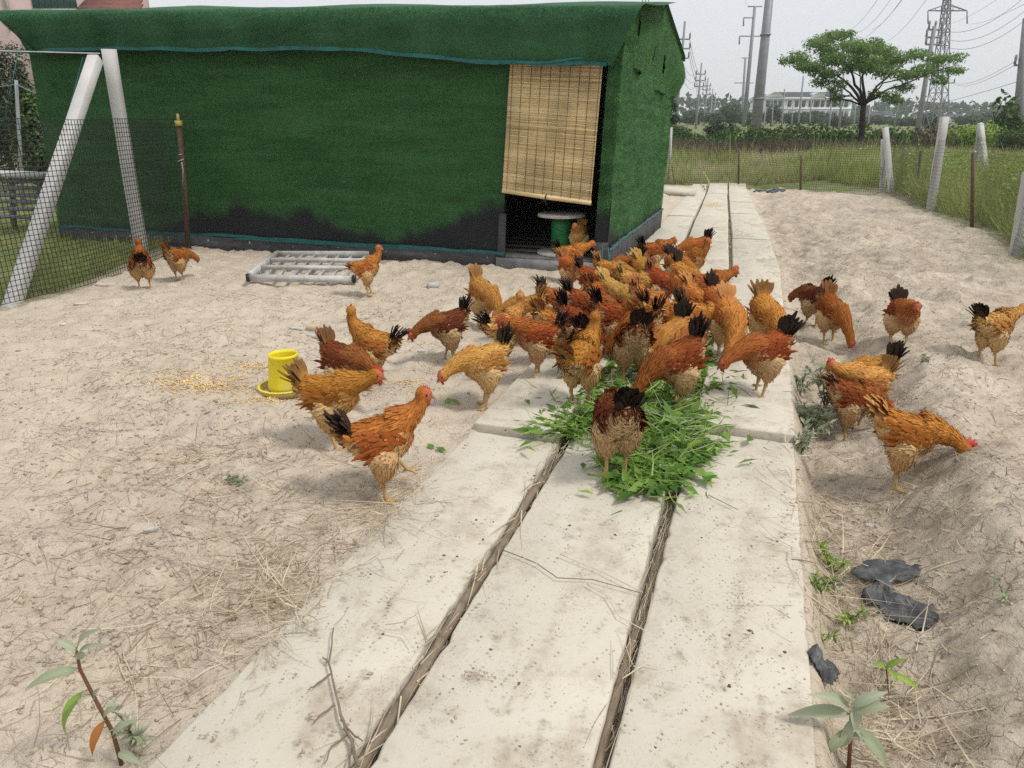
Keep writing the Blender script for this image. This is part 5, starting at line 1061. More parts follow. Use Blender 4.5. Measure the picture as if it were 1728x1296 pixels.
HENS = [
 (245, 488, 112, 'up', 'R', 'dark', .98, 'small rusty hen with dark tail nearest the leaning brace post', .62),
 (305, 474, 55, 'low', 'A', 'brown', .98, 'orange hen by the wooden stake carrying a green leaf', .62),
 (622, 498, 8, 'up', 'G', 'low', 1.02, 'lone golden hen standing upright in front of the pale slatted frame', .62),
 (634, 652, 172, 'back', 'G', 'dark', 1.05, 'tall golden hen with raised neck right behind the yellow feeder', .62),
 (585, 680, 335, 'low', 'D', 'brown', 1.05, 'dark brown hen with raised fan tail beside the yellow feeder', .62),
 (566, 754, 352, 'level', 'O', 'fan', 1.12, 'big golden-orange hen stretching forward with red comb beside the feeder', 1.0),
 (652, 838, 14, 'step', 'O', 'dark', 1.14, 'nearest golden hen left of the slabs, lifting one foot', .62),
 (757, 612, 197, 'low', 'D', 'dark', 1.06, 'deep red hen with black sickle tail holding a leaf', 1.0),
 (818, 552, 315, 'peck', 'G', 'brown', 1.05, 'golden hen with tail raised high behind the red black-tailed hen', .62),
 (852, 612, 28, 'look', 'B', 'dark', 1.05, 'pale golden hen with upright neck at the left of the flock', .62),
 (818, 686, 203, 'low', 'B', 'dark', 1.06, 'buff hen with fluffy rear standing at the slab edge, head lowered left', .62),
 (888, 578, 185, 'low', 'G', 'brown', 1.0, 'golden hen half hidden behind the pale golden upright one', .62),
 (905, 636, 182, 'level', 'R', 'dark', 1.06, 'rusty hen facing left with dark tail at the left of the flock', .62),
 (985, 572, 355, 'low', 'R', 'dark', 1.08, 'rust hen with large glossy black tail at the flock centre', .62),
 (965, 602, 20, 'peck', 'R', 'dark', 1.0, 'rust and buff hen with black tail pecking behind the upright orange hen', .62),
 (978, 684, 52, 'up', 'O', 'brown', 1.10, 'orange hen standing tall at the left edge of the greens', .62),
 (990, 636, 60, 'low', 'R', 'dark', 1.0, 'rust hen mostly hidden behind the tall orange hen', .62),
 (1064, 646, 94, 'peck', 'R', 'dark', 1.05, 'rust hen seen from behind with fluffy buff rump amid the greens', .62),
 (1138, 692, 192, 'peck', 'R', 'dark', 1.16, 'big rust hen bending left over the greens', .62),
 (1036, 800, 100, 'dig', 'D', 'dark', 1.08, 'dark red hen seen from behind standing on the heap of greens', .62),
 (1280, 668, 198, 'low', 'R', 'dark', 1.10, 'rust hen with buff thighs pecking left at the right slab edge', .62),
 (1288, 594, 282, 'peck', 'G', 'fan', 1.08, 'golden hen with spread grey tail fan near the right slab edge', .62),
 (1226, 606, 276, 'peckl', 'G', 'buff', 1.08, 'golden hen bending toward the camera left of the tail-fan hen', .62),
 (1188, 540, 6, 'level', 'A', 'low', 1.08, 'orange hen stretching right with red face at the flock right side', 1.0),
 (1164, 486, 328, 'up', 'A', 'brown', 1.05, 'upright orange hen at the back right of the flock', .62),
 (1172, 458, 194, 'low', 'A', 'dark', 1.0, 'rearmost orange hen behind the upright one on the slabs', .62),
 (1100, 470, 12, 'level', 'A', 'dark', 1.04, 'orange hen with dark tail at the back of the flock near the coop corner', .62),
 (1140, 494, 305, 'low', 'A', 'dark', 1.0, 'orange hen at the back squeezed left of the upright orange hen', .62),
 (962, 474, 10, 'level', 'G', 'dark', 1.02, 'golden hen with dark tail just in front of the coop doorway', .62),
 (962, 494, 310, 'low', 'A', 'brown', .98, 'brown-tailed hen in front of the doorway golden hen', .62),
 (998, 522, 340, 'low', 'R', 'dark', 1.05, 'rust hen with black tail behind the flock centre', .62),
 (1028, 508, 355, 'low', 'G', 'brown', 1.0, 'golden hen with brown streaked tail at the back centre', .62),
 (1056, 496, 200, 'low', 'R', 'dark', 1.0, 'rust hen with upright dark tail at the back centre', .62),
 (1112, 530, 338, 'peck', 'R', 'brown', 1.05, 'deep rust hen facing right in the flock middle', .62),
 (1152, 524, 318, 'peck', 'G', 'dark', 1.08, 'golden hen with raised dark tail slanting down right', .62),
 (1066, 530, 350, 'low', 'B', 'brown', 1.0, 'pale golden hen in the flock middle', .62),
 (1036, 548, 325, 'peck', 'B', 'buff', 1.0, 'buff hen with tousled tail in the flock middle', .62),
 (1174, 566, 325, 'peck', 'G', 'buff', 1.08, 'golden hen with ruffled back left of the camera-facing golden hen', .62),
 (1030, 600, 15, 'low', 'R', 'dark', 1.08, 'rust hen with buff flanks right of the black-tailed rust hen', .62),
 (1112, 606, 350, 'low', 'A', 'dark', 1.12, 'large orange-rust hen with black tail at the flock front middle', .62),
 (1172, 598, 348, 'low', 'G', 'dark', 1.05, 'golden hen lowering its head above the big rust hen', .62),
 (1126, 640, 212, 'peck', 'G', 'dark', 1.06, 'golden hen bent down between the big rust hen and the flock', .62),
 (1366, 552, 118, 'low', 'D', 'dark', .98, 'dark brown hen facing away, left of the pair right of the slabs', .62),
 (1398, 580, 282, 'peck', 'R', 'brown', 1.05, 'rust hen showing its back, right of the dark brown hen', .62),
 (1514, 586, 262, 'level', 'R', 'dark', 1.02, 'rust hen walking straight toward the camera on bare soil', .62),
 (1664, 614, 14, 'level', 'B', 'dark', 1.06, 'pale golden hen with laced black tail at the right frame edge', .62),
 (1446, 716, 184, 'level', 'B', 'fan', 1.08, 'pale golden hen facing left behind the silvery weeds', 1.0),
 (1462, 694, 186, 'low', 'G', 'dark', 1.0, 'golden hen hidden behind the pale golden one by the silvery weeds', .62),
 (1424, 740, 356, 'low', 'R', 'low', 1.0, 'dark rust hen half hidden in the silvery weeds', .62),
 (935, 560, 340, 'low', 'A', 'dark', 1.0, 'orange hen squeezed left of the glossy black-tailed rust hen', .62),
 (1090, 566, 340, 'peck', 'G', 'brown', 1.04, 'golden hen buried in the very middle of the flock', .62),
 (1012, 546, 20, 'low', 'A', 'brown', 1.0, 'orange hen wedged behind the black-tailed rust hen', .62),
 (1205, 572, 300, 'peck', 'A', 'dark', 1.0, 'orange hen behind the two camera-facing golden hens', .62),
 (1088, 506, 320, 'peck', 'G', 'buff', 1.0, 'golden hen between the deep rust hen and the back row', .62),
 (930, 604, 30, 'low', 'G', 'brown', 1.0, 'golden hen partly behind the left-facing rust hen', .62),
 (1080, 612, 160, 'peck', 'A', 'dark', 1.0, 'orange hen half hidden behind the rear-view rust hen', .62),
 (1512, 820, 346, 'low', 'O', 'buff', 1.12, 'golden-rust hen pecking right with bright red comb on the right', 1.35),
]
for h_ in HENS: hen(*h_[:8], comb=h_[8])
hp_ = Vector(cp(.34, .20, .112)); hen(0, 0, 250, 'level', 'B', 'brown', .98, 'buff hen standing inside the coop beside the green spool', pos=hp_)

# ------------------------------------------------------------------ greens on the slabs
def on_path(x, y): s, t = st(x, y); return (t > TL) & (t < TR)
def pile_h(x, y):
    c = np.array(ground(1092, 730)); dx, dy = x - c[0], y - c[1]; return .055 * np.exp(-((dx / .30) ** 2 + (dy / .42) ** 2))
parts = []
spots = [(1095, 715, 52, 44, 900), (1115, 770, 42, 30, 480), (1090, 800, 40, 22, 220), (1010, 720, 45, 14, 160), (1060, 660, 60, 26, 240), (1150, 640, 50, 40, 200), (1190, 600, 14, 40, 70), (1200, 660, 16, 14, 30), (950, 735, 30, 10, 90), (1000, 615, 18, 30, 60)]
Pp = scatter(spots); n = len(Pp); Pp[:, 2] += pile_h(Pp[:, 0], Pp[:, 1]) * rng.random(n) + .006
D = rng.normal(size=(n, 3)) * (1, 1, .22); D[:, 2] = np.abs(D[:, 2]) * .6; L_ = rng.uniform(.05, .13, n)
parts.append(leaves(Pp, D, rng.normal(size=(n, 3)) * .4 + (0, 0, 1), L_, L_ * rng.uniform(.16, .46, n), .07, rng.random(n) ** 1.3))
Pb = scatter([(a, b, c, d, int(e * .45)) for a, b, c, d, e in spots]); n = len(Pb); Pb[:, 2] += pile_h(Pb[:, 0], Pb[:, 1]) * rng.random(n) + .008
D = rng.normal(size=(n, 3)) * (1, 1, .2); D[:, 2] = np.abs(D[:, 2]); 
v1 = leaves(Pp[:1], D[:1], D[:1] + 1, .01, .01); parts_v = cat(parts)
tag(mesh_np('cut_greens', *parts_v[:2], M['green_leaf'], None, parts_v[2]), 'heap of fresh cut green weeds spread on the slabs among the hens', 'greens', kind='stuff')
v_, f_, c_ = blades(Pb, D, rng.uniform(.08, .22, n), rng.uniform(.004, .011, n), .35, rng.random(n), 3)
tag(mesh_np('cut_grass', v_, f_, M['lime_leaf'], None, c_), 'long cut grass blades mixed through the heap of greens', 'grass', kind='stuff')
Pb = scatter([(1130, 740, 40, 30, 60), (1190, 700, 25, 14, 12)]); n = len(Pb); Pb[:, 2] += pile_h(Pb[:, 0], Pb[:, 1]) + .02
v_, f_, c_ = blades(Pb, rng.normal(size=(n, 3)) * (1, .5, .1), rng.uniform(.12, .26, n), .004, .2, rng.random(n) * .4 + .6, 3); tag(mesh_np('pale_stalks', v_, f_, M['sage_leaf'], None, c_), 'pale cut stalks lying over the greens', 'stalks', kind='stuff')
for (px, py, n, lab) in [(758, 668, 1, 'dropped green leaf left of the slab joint behind the buff hen'), (778, 676, 1, 'dropped green leaf touching the slab edge by the buff hen'), (722, 742, 1, 'green leaf scrap on the soil by the nearest golden hen'), (735, 752, 1, 'smaller green leaf scrap nearer the slab edge'), (1372, 580, 1, 'green leaf left of the rust hen feet'), (1395, 586, 1, 'green leaf under the rust hen feet'), (718, 572, 2, 'green leaf in the beak of the deep red hen'), (335, 434, 2, 'green leaf in the beak of the hen by the stake')]:
    P = scatter([(px, py, .5, .5, 1)]); P[:, 2] += .008 if n < 2 else .13
    v_, f_, c_ = leaves(P, rng.normal(size=(1, 3)) * (1, 1, .15), rng.normal(size=(1, 3)) * .3 + (0, -.4, 1), .10, .035, .06); tag(mesh_np('dropped_leaf', v_, f_, M['green_leaf'], None, c_), lab, 'leaf', 'dropped green leaves')

# ------------------------------------------------------------------ straw, twigs, clods
def litter(spots, Lr, wr, name, label, mat, zup=.006, bend=.5, tilt=.12, ang=None, seg=3):
    P = scatter(spots); n = len(P); k = np.array([not ((coop_ab(x, y)[0] > -.05) and (coop_ab(x, y)[1] > -.05)) for x, y, z in P]); P = P[k]; n = len(P); P[:, 2] += rng.uniform(.3, 1.6, n) * zup
    a = rng.uniform(0, 6.3, n) if ang is None else rng.normal(ang, .5, n); D = np.stack([np.cos(a), np.sin(a), np.abs(rng.normal(0, tilt, n))], 1)
    v, f, c = blades(P, D, np.exp(rng.uniform(np.log(Lr[0]), np.log(Lr[1]), n)), rng.uniform(*wr, n), bend, rng.random(n), seg)
    v[:, 2] = np.maximum(v[:, 2], np.array(H(v[:, 0], v[:, 1])) + .002)
    return tag(mesh_np(name, v, f, M[mat], None, c), label, 'straw', kind='stuff')
litter([(430, 985, 60, 42, 340), (330, 1080, 90, 45, 220), (650, 830, 45, 40, 340), (560, 900, 60, 40, 160), (150, 930, 130, 60, 260), (120, 1150, 120, 80, 200), (330, 770, 110, 30, 260), (420, 830, 60, 20, 120), (250, 600, 160, 30, 200), (480, 930, 50, 60, 160)], (.04, .24), (.002, .0048), 'straw_litter', 'dry straw stalks strewn over the left yard', 'straw')
litter([(1440, 830, 70, 40, 300), (1560, 780, 80, 40, 120), (1500, 1080, 60, 90, 300), (1420, 920, 50, 60, 240), (1590, 1180, 70, 60, 160), (1380, 720, 30, 60, 150), (1480, 960, 70, 50, 160), (1650, 880, 60, 60, 60), (1450, 420, 110, 30, 350), (1360, 360, 50, 20, 200), (1330, 420, 25, 60, 200)], (.04, .26), (.002, .005), 'straw_litter', 'dry straw stalks in the furrow right of the slabs', 'straw')
litter([(300, 620, 170, 50, 420), (250, 850, 180, 100, 420), (600, 520, 140, 50, 300), (350, 540, 180, 25, 200), (1500, 620, 120, 90, 380), (1500, 440, 120, 40, 380), (1560, 900, 100, 140, 260), (1450, 420, 120, 35, 600), (1370, 370, 60, 25, 300), (200, 700, 160, 60, 300)], (.02, .16), (.0015, .004), 'dark_twigs', 'thin dark twigs and rootlets scattered over the yard', 'twig')
def gapstraw(t_, s0, s1, n, name_l):
    s = rng.uniform(s0, s1, n); t = t_ + rng.normal(0, .013, n); x, y = xy(s, t + shift(s)); P = np.stack([x, y, base(x, y) + rng.uniform(-.05, .03, n)], 1); a = rng.normal(math.pi / 2 - AL, .22, n); sg = rng.choice((-1, 1), n)
    D = np.stack([np.cos(a) * sg, np.sin(a) * sg, rng.normal(0, .10, n)], 1); v, f, c = blades(P, D, rng.uniform(.05, .28, n), rng.uniform(.002, .005), .15, rng.random(n), 3); tag(mesh_np('gap_straw', v, f, M['straw'], None, c), name_l, 'straw', kind='stuff')
gapstraw(-.225, .9, 3.3, 340, 'dry straw packed in the right gap between slab rows'); gapstraw(-.792, 1.0, 3.2, 240, 'dry straw packed in the left gap between slab rows')
def clods(spots, sr, name, label, mat='clod', catn='clods'):
    P = scatter(spots); k = np.array([not ((coop_ab(x, y)[0] > -.02) and (coop_ab(x, y)[1] > -.03)) for x, y, z in P]); P = P[k]; N = len(P); o = np.array([(1, 0, 0), (-.9, .2, 0), (.1, .8, .1), (0, -.85, 0), (.1, 0, .6), (0, .1, -.5), (.6, .6, .3), (-.5, -.5, .35)])
    F = np.array([[0, 6, 4], [6, 2, 4], [2, 1, 4], [1, 7, 4], [7, 3, 4], [3, 0, 4], [0, 3, 5], [3, 7, 5], [7, 1, 5], [1, 2, 5], [2, 6, 5], [6, 0, 5]]); sz = np.exp(rng.uniform(np.log(sr[0]), np.log(sr[1]), N)); a = rng.uniform(0, 6.3, N)
    q = (o[None] * (1 + .3 * rng.normal(size=(N, 8, 3)))) * sz[:, None, None]; V = np.stack([q[..., 0] * np.cos(a)[:, None] - q[..., 1] * np.sin(a)[:, None], q[..., 0] * np.sin(a)[:, None] + q[..., 1] * np.cos(a)[:, None], q[..., 2]], -1) + P[:, None] + np.array((0, 0, 1)) * sz[:, None, None] * .2
    return tag(mesh_np(name, V.reshape(-1, 3), (F[None] + (np.arange(N) * 8)[:, None, None]).reshape(-1, 3), M[mat], None, np.repeat(.45 + .5 * rng.random(N), 8)), label, catn, kind='stuff')
clods([(300, 640, 220, 90, 1500), (250, 950, 200, 160, 1100), (600, 520, 160, 50, 900)], (.003, .012), 'dirt_crumbs', 'small dry earth crumbs over the left yard')
clods([(1500, 520, 130, 120, 1600), (1560, 800, 110, 150, 700), (1500, 380, 120, 30, 900), (1600, 1100, 80, 130, 350)], (.0025, .010), 'dirt_crumbs', 'earth clods over the tilled soil right of the slabs')
clods([(820, 1000, 240, 160, 800), (1230, 950, 70, 200, 420), (1270, 520, 25, 60, 220), (1000, 800, 160, 60, 260), (1180, 440, 60, 30, 260), (800, 1150, 8, 8, 40), (1250, 1030, 14, 10, 40), (830, 1155, 10, 6, 30), (1160, 1090, 60, 60, 60)], (.0014, .0055), 'slab_crumbs', 'dark crumbs and droppings dotted over the slabs')
M['paw'] = simple('dark_droppings', (.19, .145, .10), (.11, .085, .06), 40, .9)
clods([(820, 1000, 240, 160, 24), (1230, 950, 70, 200, 18), (1000, 850, 160, 80, 16), (1280, 600, 25, 70, 20)], (.004, .009), 'droppings', 'dark droppings on the pale slabs', 'paw', 'droppings')

# ------------------------------------------------------------------ sticks, chunks, plastic
def stick(name, pts, R, label, mat='stick', n=7, lift=.0, catn='stick', grp=None):
    P = []
    for px, py in pts: p = G3(px, py); p.z += lift; P.append(p)
    Q_ = []
    for i in range(len(P) - 1):
        for t in np.linspace(0, 1, 5)[:-1]: Q_.append(P[i].lerp(P[i + 1], t) + Vector((U(-1, 1), U(-1, 1), U(-.3, .3))) * R * .35)
    Q_.append(P[-1]); return tag(MB().tube(Q_, [R * (1 - .35 * i / len(Q_)) * U(.9, 1.08) for i in range(len(Q_))], n).build(name, M[mat], None, True), label, catn, grp)
def gp(t_, s, z): x, y = xy(s, t_); return Vector((x, y, z))
tag(MB().tube([gp(-.792 + .004 * math.sin(s * 9), s, -.012 + .004 * math.sin(s * 5)) for s in np.linspace(.95, 2.95, 26)], [.017 * U(.9, 1.08) for _ in range(26)], 8).build('branch', M['stick'], None, True), 'long straight dry branch wedged in the left slab gap', 'branch')
tag(MB().tube([gp(-.236 + .004 * math.sin(s * 7), s, -.02) for s in np.linspace(.9, 2.0, 16)], [.013 * U(.9, 1.08) for _ in range(16)], 7).build('branch', M['stick'], None, True), 'thin dry branch wedged in the right slab gap', 'branch')
def root(main, subs, label):
    t = None; b = MB()
    def add(pts, r):
        P = [G3(*p) + Vector((0, 0, r * .8)) for p in pts]; Q_ = []
        for i in range(len(P) - 1):
            for k in np.linspace(0, 1, 5)[:-1]: Q_.append(P[i].lerp(P[i + 1], k) + Vector((U(-1, 1), U(-1, 1), U(0, .6))) * r * .7)
        Q_.append(P[-1]); b.tube(Q_, [r * (1 - .6 * i / len(Q_)) for i in range(len(Q_))], 5)
    add(main, .0048)
    for s in subs: add(s, .0035)
    return tag(b.build('dry_root', M['stick']), label, 'root')
root([(605, 1294), (585, 1235), (568, 1180), (556, 1120), (563, 1062)], [[(575, 1215), (600, 1245), (612, 1252)], [(566, 1190), (540, 1210), (530, 1220)], [(557, 1140), (530, 1160), (520, 1165)], [(556, 1120), (545, 1110)], [(585, 1240), (560, 1262), (548, 1290)], [(580, 1230), (596, 1250), (590, 1290)]], 'branched dry root lying on the left slab near the camera')
stick('fallen_twig', [(848, 928), (905, 950), (940, 975), (1000, 978), (1080, 1000)], .0022, 'thin crooked dry stem crossing the middle slab', catn='twig'); stick('fallen_twig', [(945, 935), (1010, 962), (1085, 1000)], .002, 'pale straight dry stem meeting the crooked one on the middle slab', 'straw', catn='twig')
stick('fallen_twig', [(990, 985), (1025, 1005), (1045, 1040), (1090, 1065)], .002, 'short curved stem below the crossing stems', 'straw', catn='twig'); stick('fallen_twig', [(1050, 1145), (1090, 1120), (1115, 1125)], .002, 'curved straw by the right slab gap', 'straw', catn='twig')
stick('fallen_twig', [(640, 1063), (680, 1070), (695, 1090)], .002, 'short wavy stem on the left slab', 'straw', catn='twig'); stick('fallen_twig', [(1195, 835), (1245, 860)], .0018, 'thin stalk with seed head beside the greens', catn='twig')
stick('dry_stalk', [(1612, 775), (1660, 805), (1728, 845)], .0035, 'pale bent stalk in front of the pecking golden-rust hen', 'straw', catn='stalk'); stick('dry_stalk', [(1545, 820), (1520, 850), (1497, 880)], .004, 'thick pale straw stalk below the pecking golden-rust hen', 'straw', catn='stalk')
stick('dry_stalk', [(1365, 1005), (1420, 1045), (1480, 1062)], .003, 'long straw beside the second plastic scrap', 'straw', catn='stalk'); stick('dry_stalk', [(1545, 1175), (1590, 1215), (1640, 1290)], .003, 'long straw at the bottom right corner', 'straw', catn='stalk'); stick('dry_stalk', [(1480, 1215), (1560, 1212), (1665, 1195)], .0028, 'nearly level pale straw at the bottom right', 'straw', catn='stalk')
def chunk(px, py, d, rz, label, mat='post', name='concrete_chunk', catn='rubble', bev=.2):
    p = G3(px, py); b = MB(); x, y, z = (k / 2 for k in d); V = []
    for zz, sc_ in ((-z, 1), (z * .6, 1.0), (z, .86)):
        for k in range(8):
            t = math.pi / 4 * k + math.pi / 8; c_, s_ = math.cos(t), math.sin(t); m_ = max(abs(c_), abs(s_)); V.append((c_ / m_ * x * sc_ * U(.86, 1.0), s_ / m_ * y * sc_ * U(.86, 1.0), zz * U(.85, 1.1)))
    F = [[k, (k + 1) % 8, 8 + (k + 1) % 8, 8 + k] for k in range(8)] + [[8 + k, 8 + (k + 1) % 8, 16 + (k + 1) % 8, 16 + k] for k in range(8)] + [list(range(16, 24)), list(range(8))[::-1]]
    b.add(V, F); o = tag(b.build(name, M[mat]), label, catn); o.location = p + Vector((0, 0, d[2] * .35)); o.rotation_euler = (U(-.1, .1), U(-.1, .1), rz); return o
chunk(731, 484, (.13, .11, .05), .6, 'pale square concrete chunk lying before the coop wall'); chunk(711, 595, (.06, .04, .025), .1, 'small white chunk left of the deep red hen', 'galv'); chunk(540, 570, (.24, .06, .03), -.35, 'flat pale strip of wood behind the tall golden hen', 'galv', 'wood_strip', 'wood'); chunk(500, 556, (.13, .03, .02), -.3, 'thin pale sliver of wood left of the wood strip', 'galv', 'wood_strip', 'wood')
chunk(530, 556, (.12, .09, .05), .4, 'lump of dry earth behind the wood strip', 'clod', 'earth_lump', 'clod'); chunk(180, 482, (.20, .09, .03), .3, 'flat pale stone beside the left netting', 'slab', 'stone', 'stone'); chunk(255, 897, (.055, .02, .02), .5, 'small pale curved chip on the left yard', 'post', 'chip', 'chip'); chunk(107, 550, (.05, .04, .025), .2, 'small pale pebble on the far left yard', 'slab', 'stone', 'stone')
chunk(136, 513, (.12, .05, .012), .2, 'orange-brown dry husk near the brace post foot', 'straw', 'husk', 'husk'); chunk(1468, 888, (.05, .03, .012), .2, 'small whitish flake in the furrow', 'galv', 'flake', 'flake'); chunk(885, 512, (.3, .05, .05), .15, 'short grey pipe lying behind the flock', 'far_conc', 'pipe', 'pipe'); chunk(975, 435 + 30, (.22, .16, .07), -.3, 'grey concrete block under the coop doorway', 'post', 'step_block', 'block')
def plastic(px, py, w, d, h, rz, label, sd):
    p = G3(px, py); n = 26; V = []; F = []; K = []
    for j in range(n + 1):
        for i in range(n + 1):
            u, v = i / n * 2 - 1, j / n * 2 - 1; f1 = 1 - abs(float(fbm(u * 1.1 + sd, v * .8 + u * .4, 2, sd))) * 2.4; f2 = 1 - abs(float(fbm(u * 2.3 - v + sd, v * 2.1, 2, sd + 4))) * 2.2
            z = h * (.1 + .55 * max(f1, 0) ** 1.5 + .3 * max(f2, 0) ** 2); rr = math.hypot(u, v) - .72 - .34 * float(fbm(math.cos(math.atan2(v, u)) * 1.6 + sd, math.sin(math.atan2(v, u)) * 1.6, 3, sd + 9)); K.append(rr)
            x, y = u * w * .62 + .02 * f1 * w, v * d * .62; V.append((x, y, z * max(0., min(1, -rr * 3 + .3))))
    for j in range(n):
        for i in range(n):
            o = j * (n + 1) + i
            if min(K[o], K[o + 1], K[o + n + 1], K[o + n + 2]) < 0: F.append([o, o + 1, o + n + 2, o + n + 1])
    b = MB(); b.add(V, F); o = tag(b.build('plastic_scrap', M['plastic'], None, False), label, 'plastic scrap', 'black plastic scraps'); ci, si = math.cos(rz), math.sin(rz)
    for vv in o.data.vertices:
        X, Y_ = vv.co.x * ci - vv.co.y * si + p.x, vv.co.x * si + vv.co.y * ci + p.y; vv.co = (X, Y_, max(float(H(X, Y_)), p.z - .015) + .010 + vv.co.z)
    m_ = o.modifiers.new('t', 'SOLIDIFY'); m_.thickness = .0015
plastic(1492, 962, .27, .17, .032, .4, 'crumpled black plastic sheet, upper of the pair in the furrow', 3); plastic(1516, 1030, .25, .24, .045, 1.0, 'crumpled black plastic sheet, lower and larger of the pair', 8); plastic(1386, 1135, .10, .10, .06, .2, 'small black plastic wad pushed against the slab side', 12); plastic(1300, 324, .9, .35, .08, 0, 'black sheet scrap at the far end of the path', 15)

# ------------------------------------------------------------------ plants
def bigleaf(parent, base_, tip, W_, up, mat, col, droop=.12):
    base_, tip = Vector(base_), Vector(tip); d = tip - base_; L = d.length; dn = d / L; s_ = dn.cross(Vector(up)).normalized(); nn = s_.cross(dn); V = []; C = []; m = 7
    for i in range(m + 1):
        t = i / m; w = W_ / 2 * math.sin(math.pi * min(1, t ** .75)) ** .8 if 0 < t < 1 else .0008; c = base_ + d * t + nn * (math.sin(t * math.pi) * droop * L); wv = U(-.06, .06)
        for k in (-1, -.5, 0, .5, 1): V.append(c + s_ * w * k + nn * (abs(k) * w * .45 + wv * w * k)); C.append(min(1, max(0, col + (.18 if k == 0 else 0) + U(-.05, .05))))
    F = [[5 * i + j, 5 * i + j + 1, 5 * i + j + 6, 5 * i + j + 5] for i in range(m) for j in range(4)]; b = MB(); b.add(V, F, C); return brel(b.build('leaf', M[mat], None, True), parent)
M['redstem'] = simple('reddish_stem', (.20, .075, .05), (.14, .08, .04), 20, .6); M['red_leaf'] = leafmat('orange_red_leaf', (.42, .10, .03), (.35, .25, .06), .6, .2)
pb = G3(205, 1290); sdl = tag(empty('seedling_plant', pb), 'red-stemmed seedling with long drooping leaves at the bottom left corner', 'plant'); Yb_ = pb.y
A_ = lambda px, py, dy=0.: Vector(at(px, py, Yb_ + dy))
brel(MB().tube([pb, A_(190, 1235), A_(158, 1175, -.01), A_(135, 1130, -.02), A_(129, 1098, -.02)], [.0055, .005, .0045, .004, .003], 7).build('stem', M['redstem'], None, True), sdl)
for e0, e1, w, m_, c_ in (((133, 1128), (42, 1163), .038, 'sage_leaf', .25), ((130, 1098), (172, 1060), .03, 'sage_leaf', .4), ((130, 1098), (97, 1080), .028, 'sage_leaf', .5), ((132, 1104), (180, 1088), .022, 'sage_leaf', .7), ((131, 1100), (140, 1112), .028, 'sage_leaf', .3), ((142, 1165), (112, 1243), .040, 'lime_leaf', .45), ((138, 1172), (105, 1205), .026, 'lime_leaf', .2), ((178, 1215), (156, 1275), .036, 'red_leaf', .3), ((175, 1212), (200, 1190), .026, 'sage_leaf', .4), ((160, 1180), (170, 1160), .022, 'sage_leaf', .3), ((190, 1240), (230, 1215), .03, 'sage_leaf', .4), ((200, 1270), (240, 1290), .03, 'sage_leaf', .5)):
    bigleaf(sdl, A_(*e0, -.02), A_(*e1, -.04 + U(-.03, .03)), w * .72, (0, -.5, 1), m_, c_, .10)
pb2 = G3(1432, 1300); sd2 = tag(empty('seedling_plant', pb2), 'broad-leaved pale green seedling at the bottom right beside the slab', 'plant'); Yb_ = pb2.y
brel(MB().tube([pb2, A_(1435, 1250), A_(1436, 1200, -.01)], [.006, .005, .0035], 7).build('stem', M['redstem'], None, True), sd2)
for e0, e1, w, c_ in (((1434, 1205), (1328, 1207), .036, .35), ((1434, 1195), (1362, 1172), .03, .6), ((1437, 1192), (1498, 1168), .028, .55), ((1437, 1200), (1502, 1192), .036, .4), ((1436, 1195), (1443, 1232), .034, .7), ((1438, 1225), (1496, 1300), .040, .3), ((1434, 1215), (1418, 1262), .030, .5), ((1436, 1190), (1425, 1165), .02, .6), ((1432, 1230), (1390, 1275), .028, .3), ((1438, 1240), (1465, 1250), .022, .4)):
    bigleaf(sd2, A_(*e0, -.01), A_(*e1, U(-.05, -.01)), w, (0, -.5, 1), 'sage_leaf', c_, .12)
pb3 = G3(1500, 1180); sd3 = tag(empty('seedling_plant', pb3), 'small bright green sprig above the broad-leaved seedling', 'plant'); Yb_ = pb3.y
brel(MB().tube([pb3, A_(1498, 1150), A_(1495, 1125)], .0022, 5).build('stem', M['redstem']), sd3)
for e0, e1, w in (((1495, 1126), (1530, 1112), .02), ((1495, 1127), (1473, 1122), .022), ((1498, 1135), (1555, 1168), .024), ((1497, 1130), (1515, 1150), .018)): bigleaf(sd3, A_(*e0), A_(*e1, -.02), w, (0, -.5, 1), 'lime_leaf', .6, .1)
def weed(px, py, h, r, n, mat, label, L=.05, seed=0):
    p = G3(px, py); R = np.random.default_rng(seed); t = tag(empty('weed_plant', p), label, 'weed', 'weeds beside the slabs'); b = MB(); P, D = [], []
    for k in range(max(3, n // 22)):
        a = R.uniform(0, 6.28); q = p + Vector((math.cos(a) * r * R.uniform(.2, 1), math.sin(a) * r * R.uniform(.2, 1), h * R.uniform(.5, 1))); b.tube([p, p.lerp(q, .5) + Vector((0, 0, h * .12)), q], [.003, .0022, .0012], 4)
        for j in range(22):
            f = R.uniform(.15, 1); P.append(np.array(p.lerp(q, f) + Vector((0, 0, h * .12 * math.sin(f * 3.1))))); D.append(np.array((q - p).normalized()) * .35 + R.normal(size=3) * .75)
    brel(b.build('stem', M['redstem'] if seed % 2 else M['sage_leaf']), t); P, D = np.array(P), np.array(D); nn = R.normal(size=P.shape) * .5 + (0, 0, 1); Ls = R.uniform(.5, 1.2, len(P)) * L
    v, f, c = leaves(P, D, nn, Ls, Ls * .34, .1); o = brel(mesh_np('foliage', v, f, M[mat], None, c), t); o['kind'] = 'stuff'
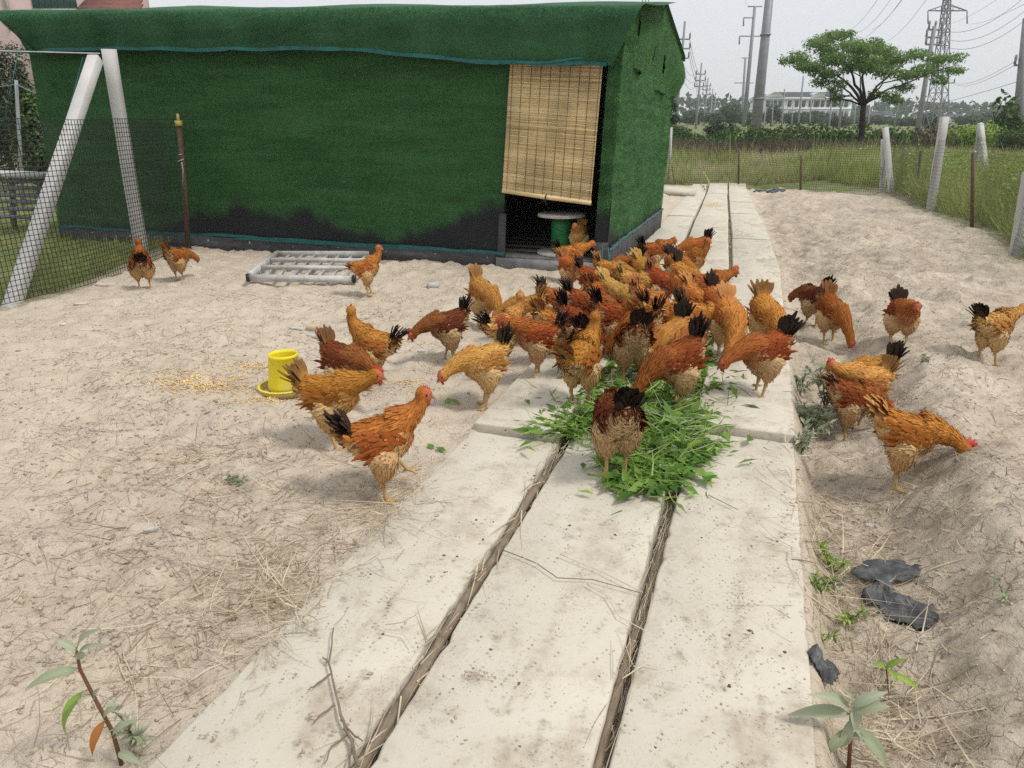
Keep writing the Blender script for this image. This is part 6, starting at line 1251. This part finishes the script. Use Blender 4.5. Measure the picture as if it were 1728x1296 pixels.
weed(1392, 690, .26, .14, 200, 'sage_leaf', 'tall silvery weed beside the slab edge near the golden hens', .075, 1); weed(1372, 735, .20, .15, 240, 'sage_leaf', 'bushy silvery weed hugging the slab edge', .06, 2); weed(1352, 765, .13, .10, 140, 'sage_leaf', 'low silvery weed at the slab edge below the bushy one', .05, 3); weed(1350, 665, .16, .12, 130, 'sage_leaf', 'small grey weed at the slab edge above the bushy one', .05, 4)
weed(1400, 960, .10, .10, 110, 'lime_leaf', 'bright green weed beside the slab left of the plastic scraps', .035, 5); weed(1385, 1000, .07, .08, 70, 'lime_leaf', 'little green weed left of the plastic pair', .03, 6); weed(1440, 1045, .06, .09, 80, 'lime_leaf', 'small green weed left of the lower plastic scrap', .03, 7); weed(1388, 1082, .04, .06, 40, 'lime_leaf', 'tiny green weed above the plastic wad', .03, 8)
weed(1508, 730, .10, .07, 60, 'lime_leaf', 'small green weed under the pale golden hen', .035, 9); weed(1475, 612, .08, .08, 60, 'sage_leaf', 'small grey-green tuft on bare soil above the golden pair', .03, 10); weed(1555, 612, .07, .12, 50, 'sage_leaf', 'low grey-green tuft below the walking rust hen', .03, 11); weed(1400, 985, .06, .1, 60, 'sage_leaf', 'low weed behind the bright green one by the slab', .03, 14)
weed(395, 822, .05, .12, 90, 'sage_leaf', 'wilted grey sprig lying on the left yard', .03, 12); weed(230, 1250, .12, .12, 90, 'sage_leaf', 'small weed tuft behind the red-stemmed seedling', .04, 13); weed(1695, 1010, .05, .1, 60, 'sage_leaf', 'low grey weed on the soil mound at the right', .025, 15); weed(1192, 322, .18, .25, 90, 'sage_leaf', 'grey weed tuft on the far left slab end', .06, 16)
# ------------------------------------------------------------------ damp summer air
M['haze'] = bpy.data.materials.new('haze'); M['haze'].use_nodes = True; ht = M['haze'].node_tree; ht.nodes.clear(); pv = ht.nodes.new('ShaderNodeVolumePrincipled'); pv.inputs['Color'].default_value = (.92, .95, 1, 1); pv.inputs['Density'].default_value = .0005; pv.inputs['Anisotropy'].default_value = .2; mo = ht.nodes.new('ShaderNodeOutputMaterial'); ht.links.new(pv.outputs[0], mo.inputs['Volume'])
b = MB(); b.add([(x, y, z) for z in (-3, 60) for x, y in ((-950, -20), (950, -20), (950, 1560), (-950, 1560))], BOXF); tag(b.build('haze', M['haze']), 'thin pale summer haze hanging over the fields', 'haze', kind='stuff')
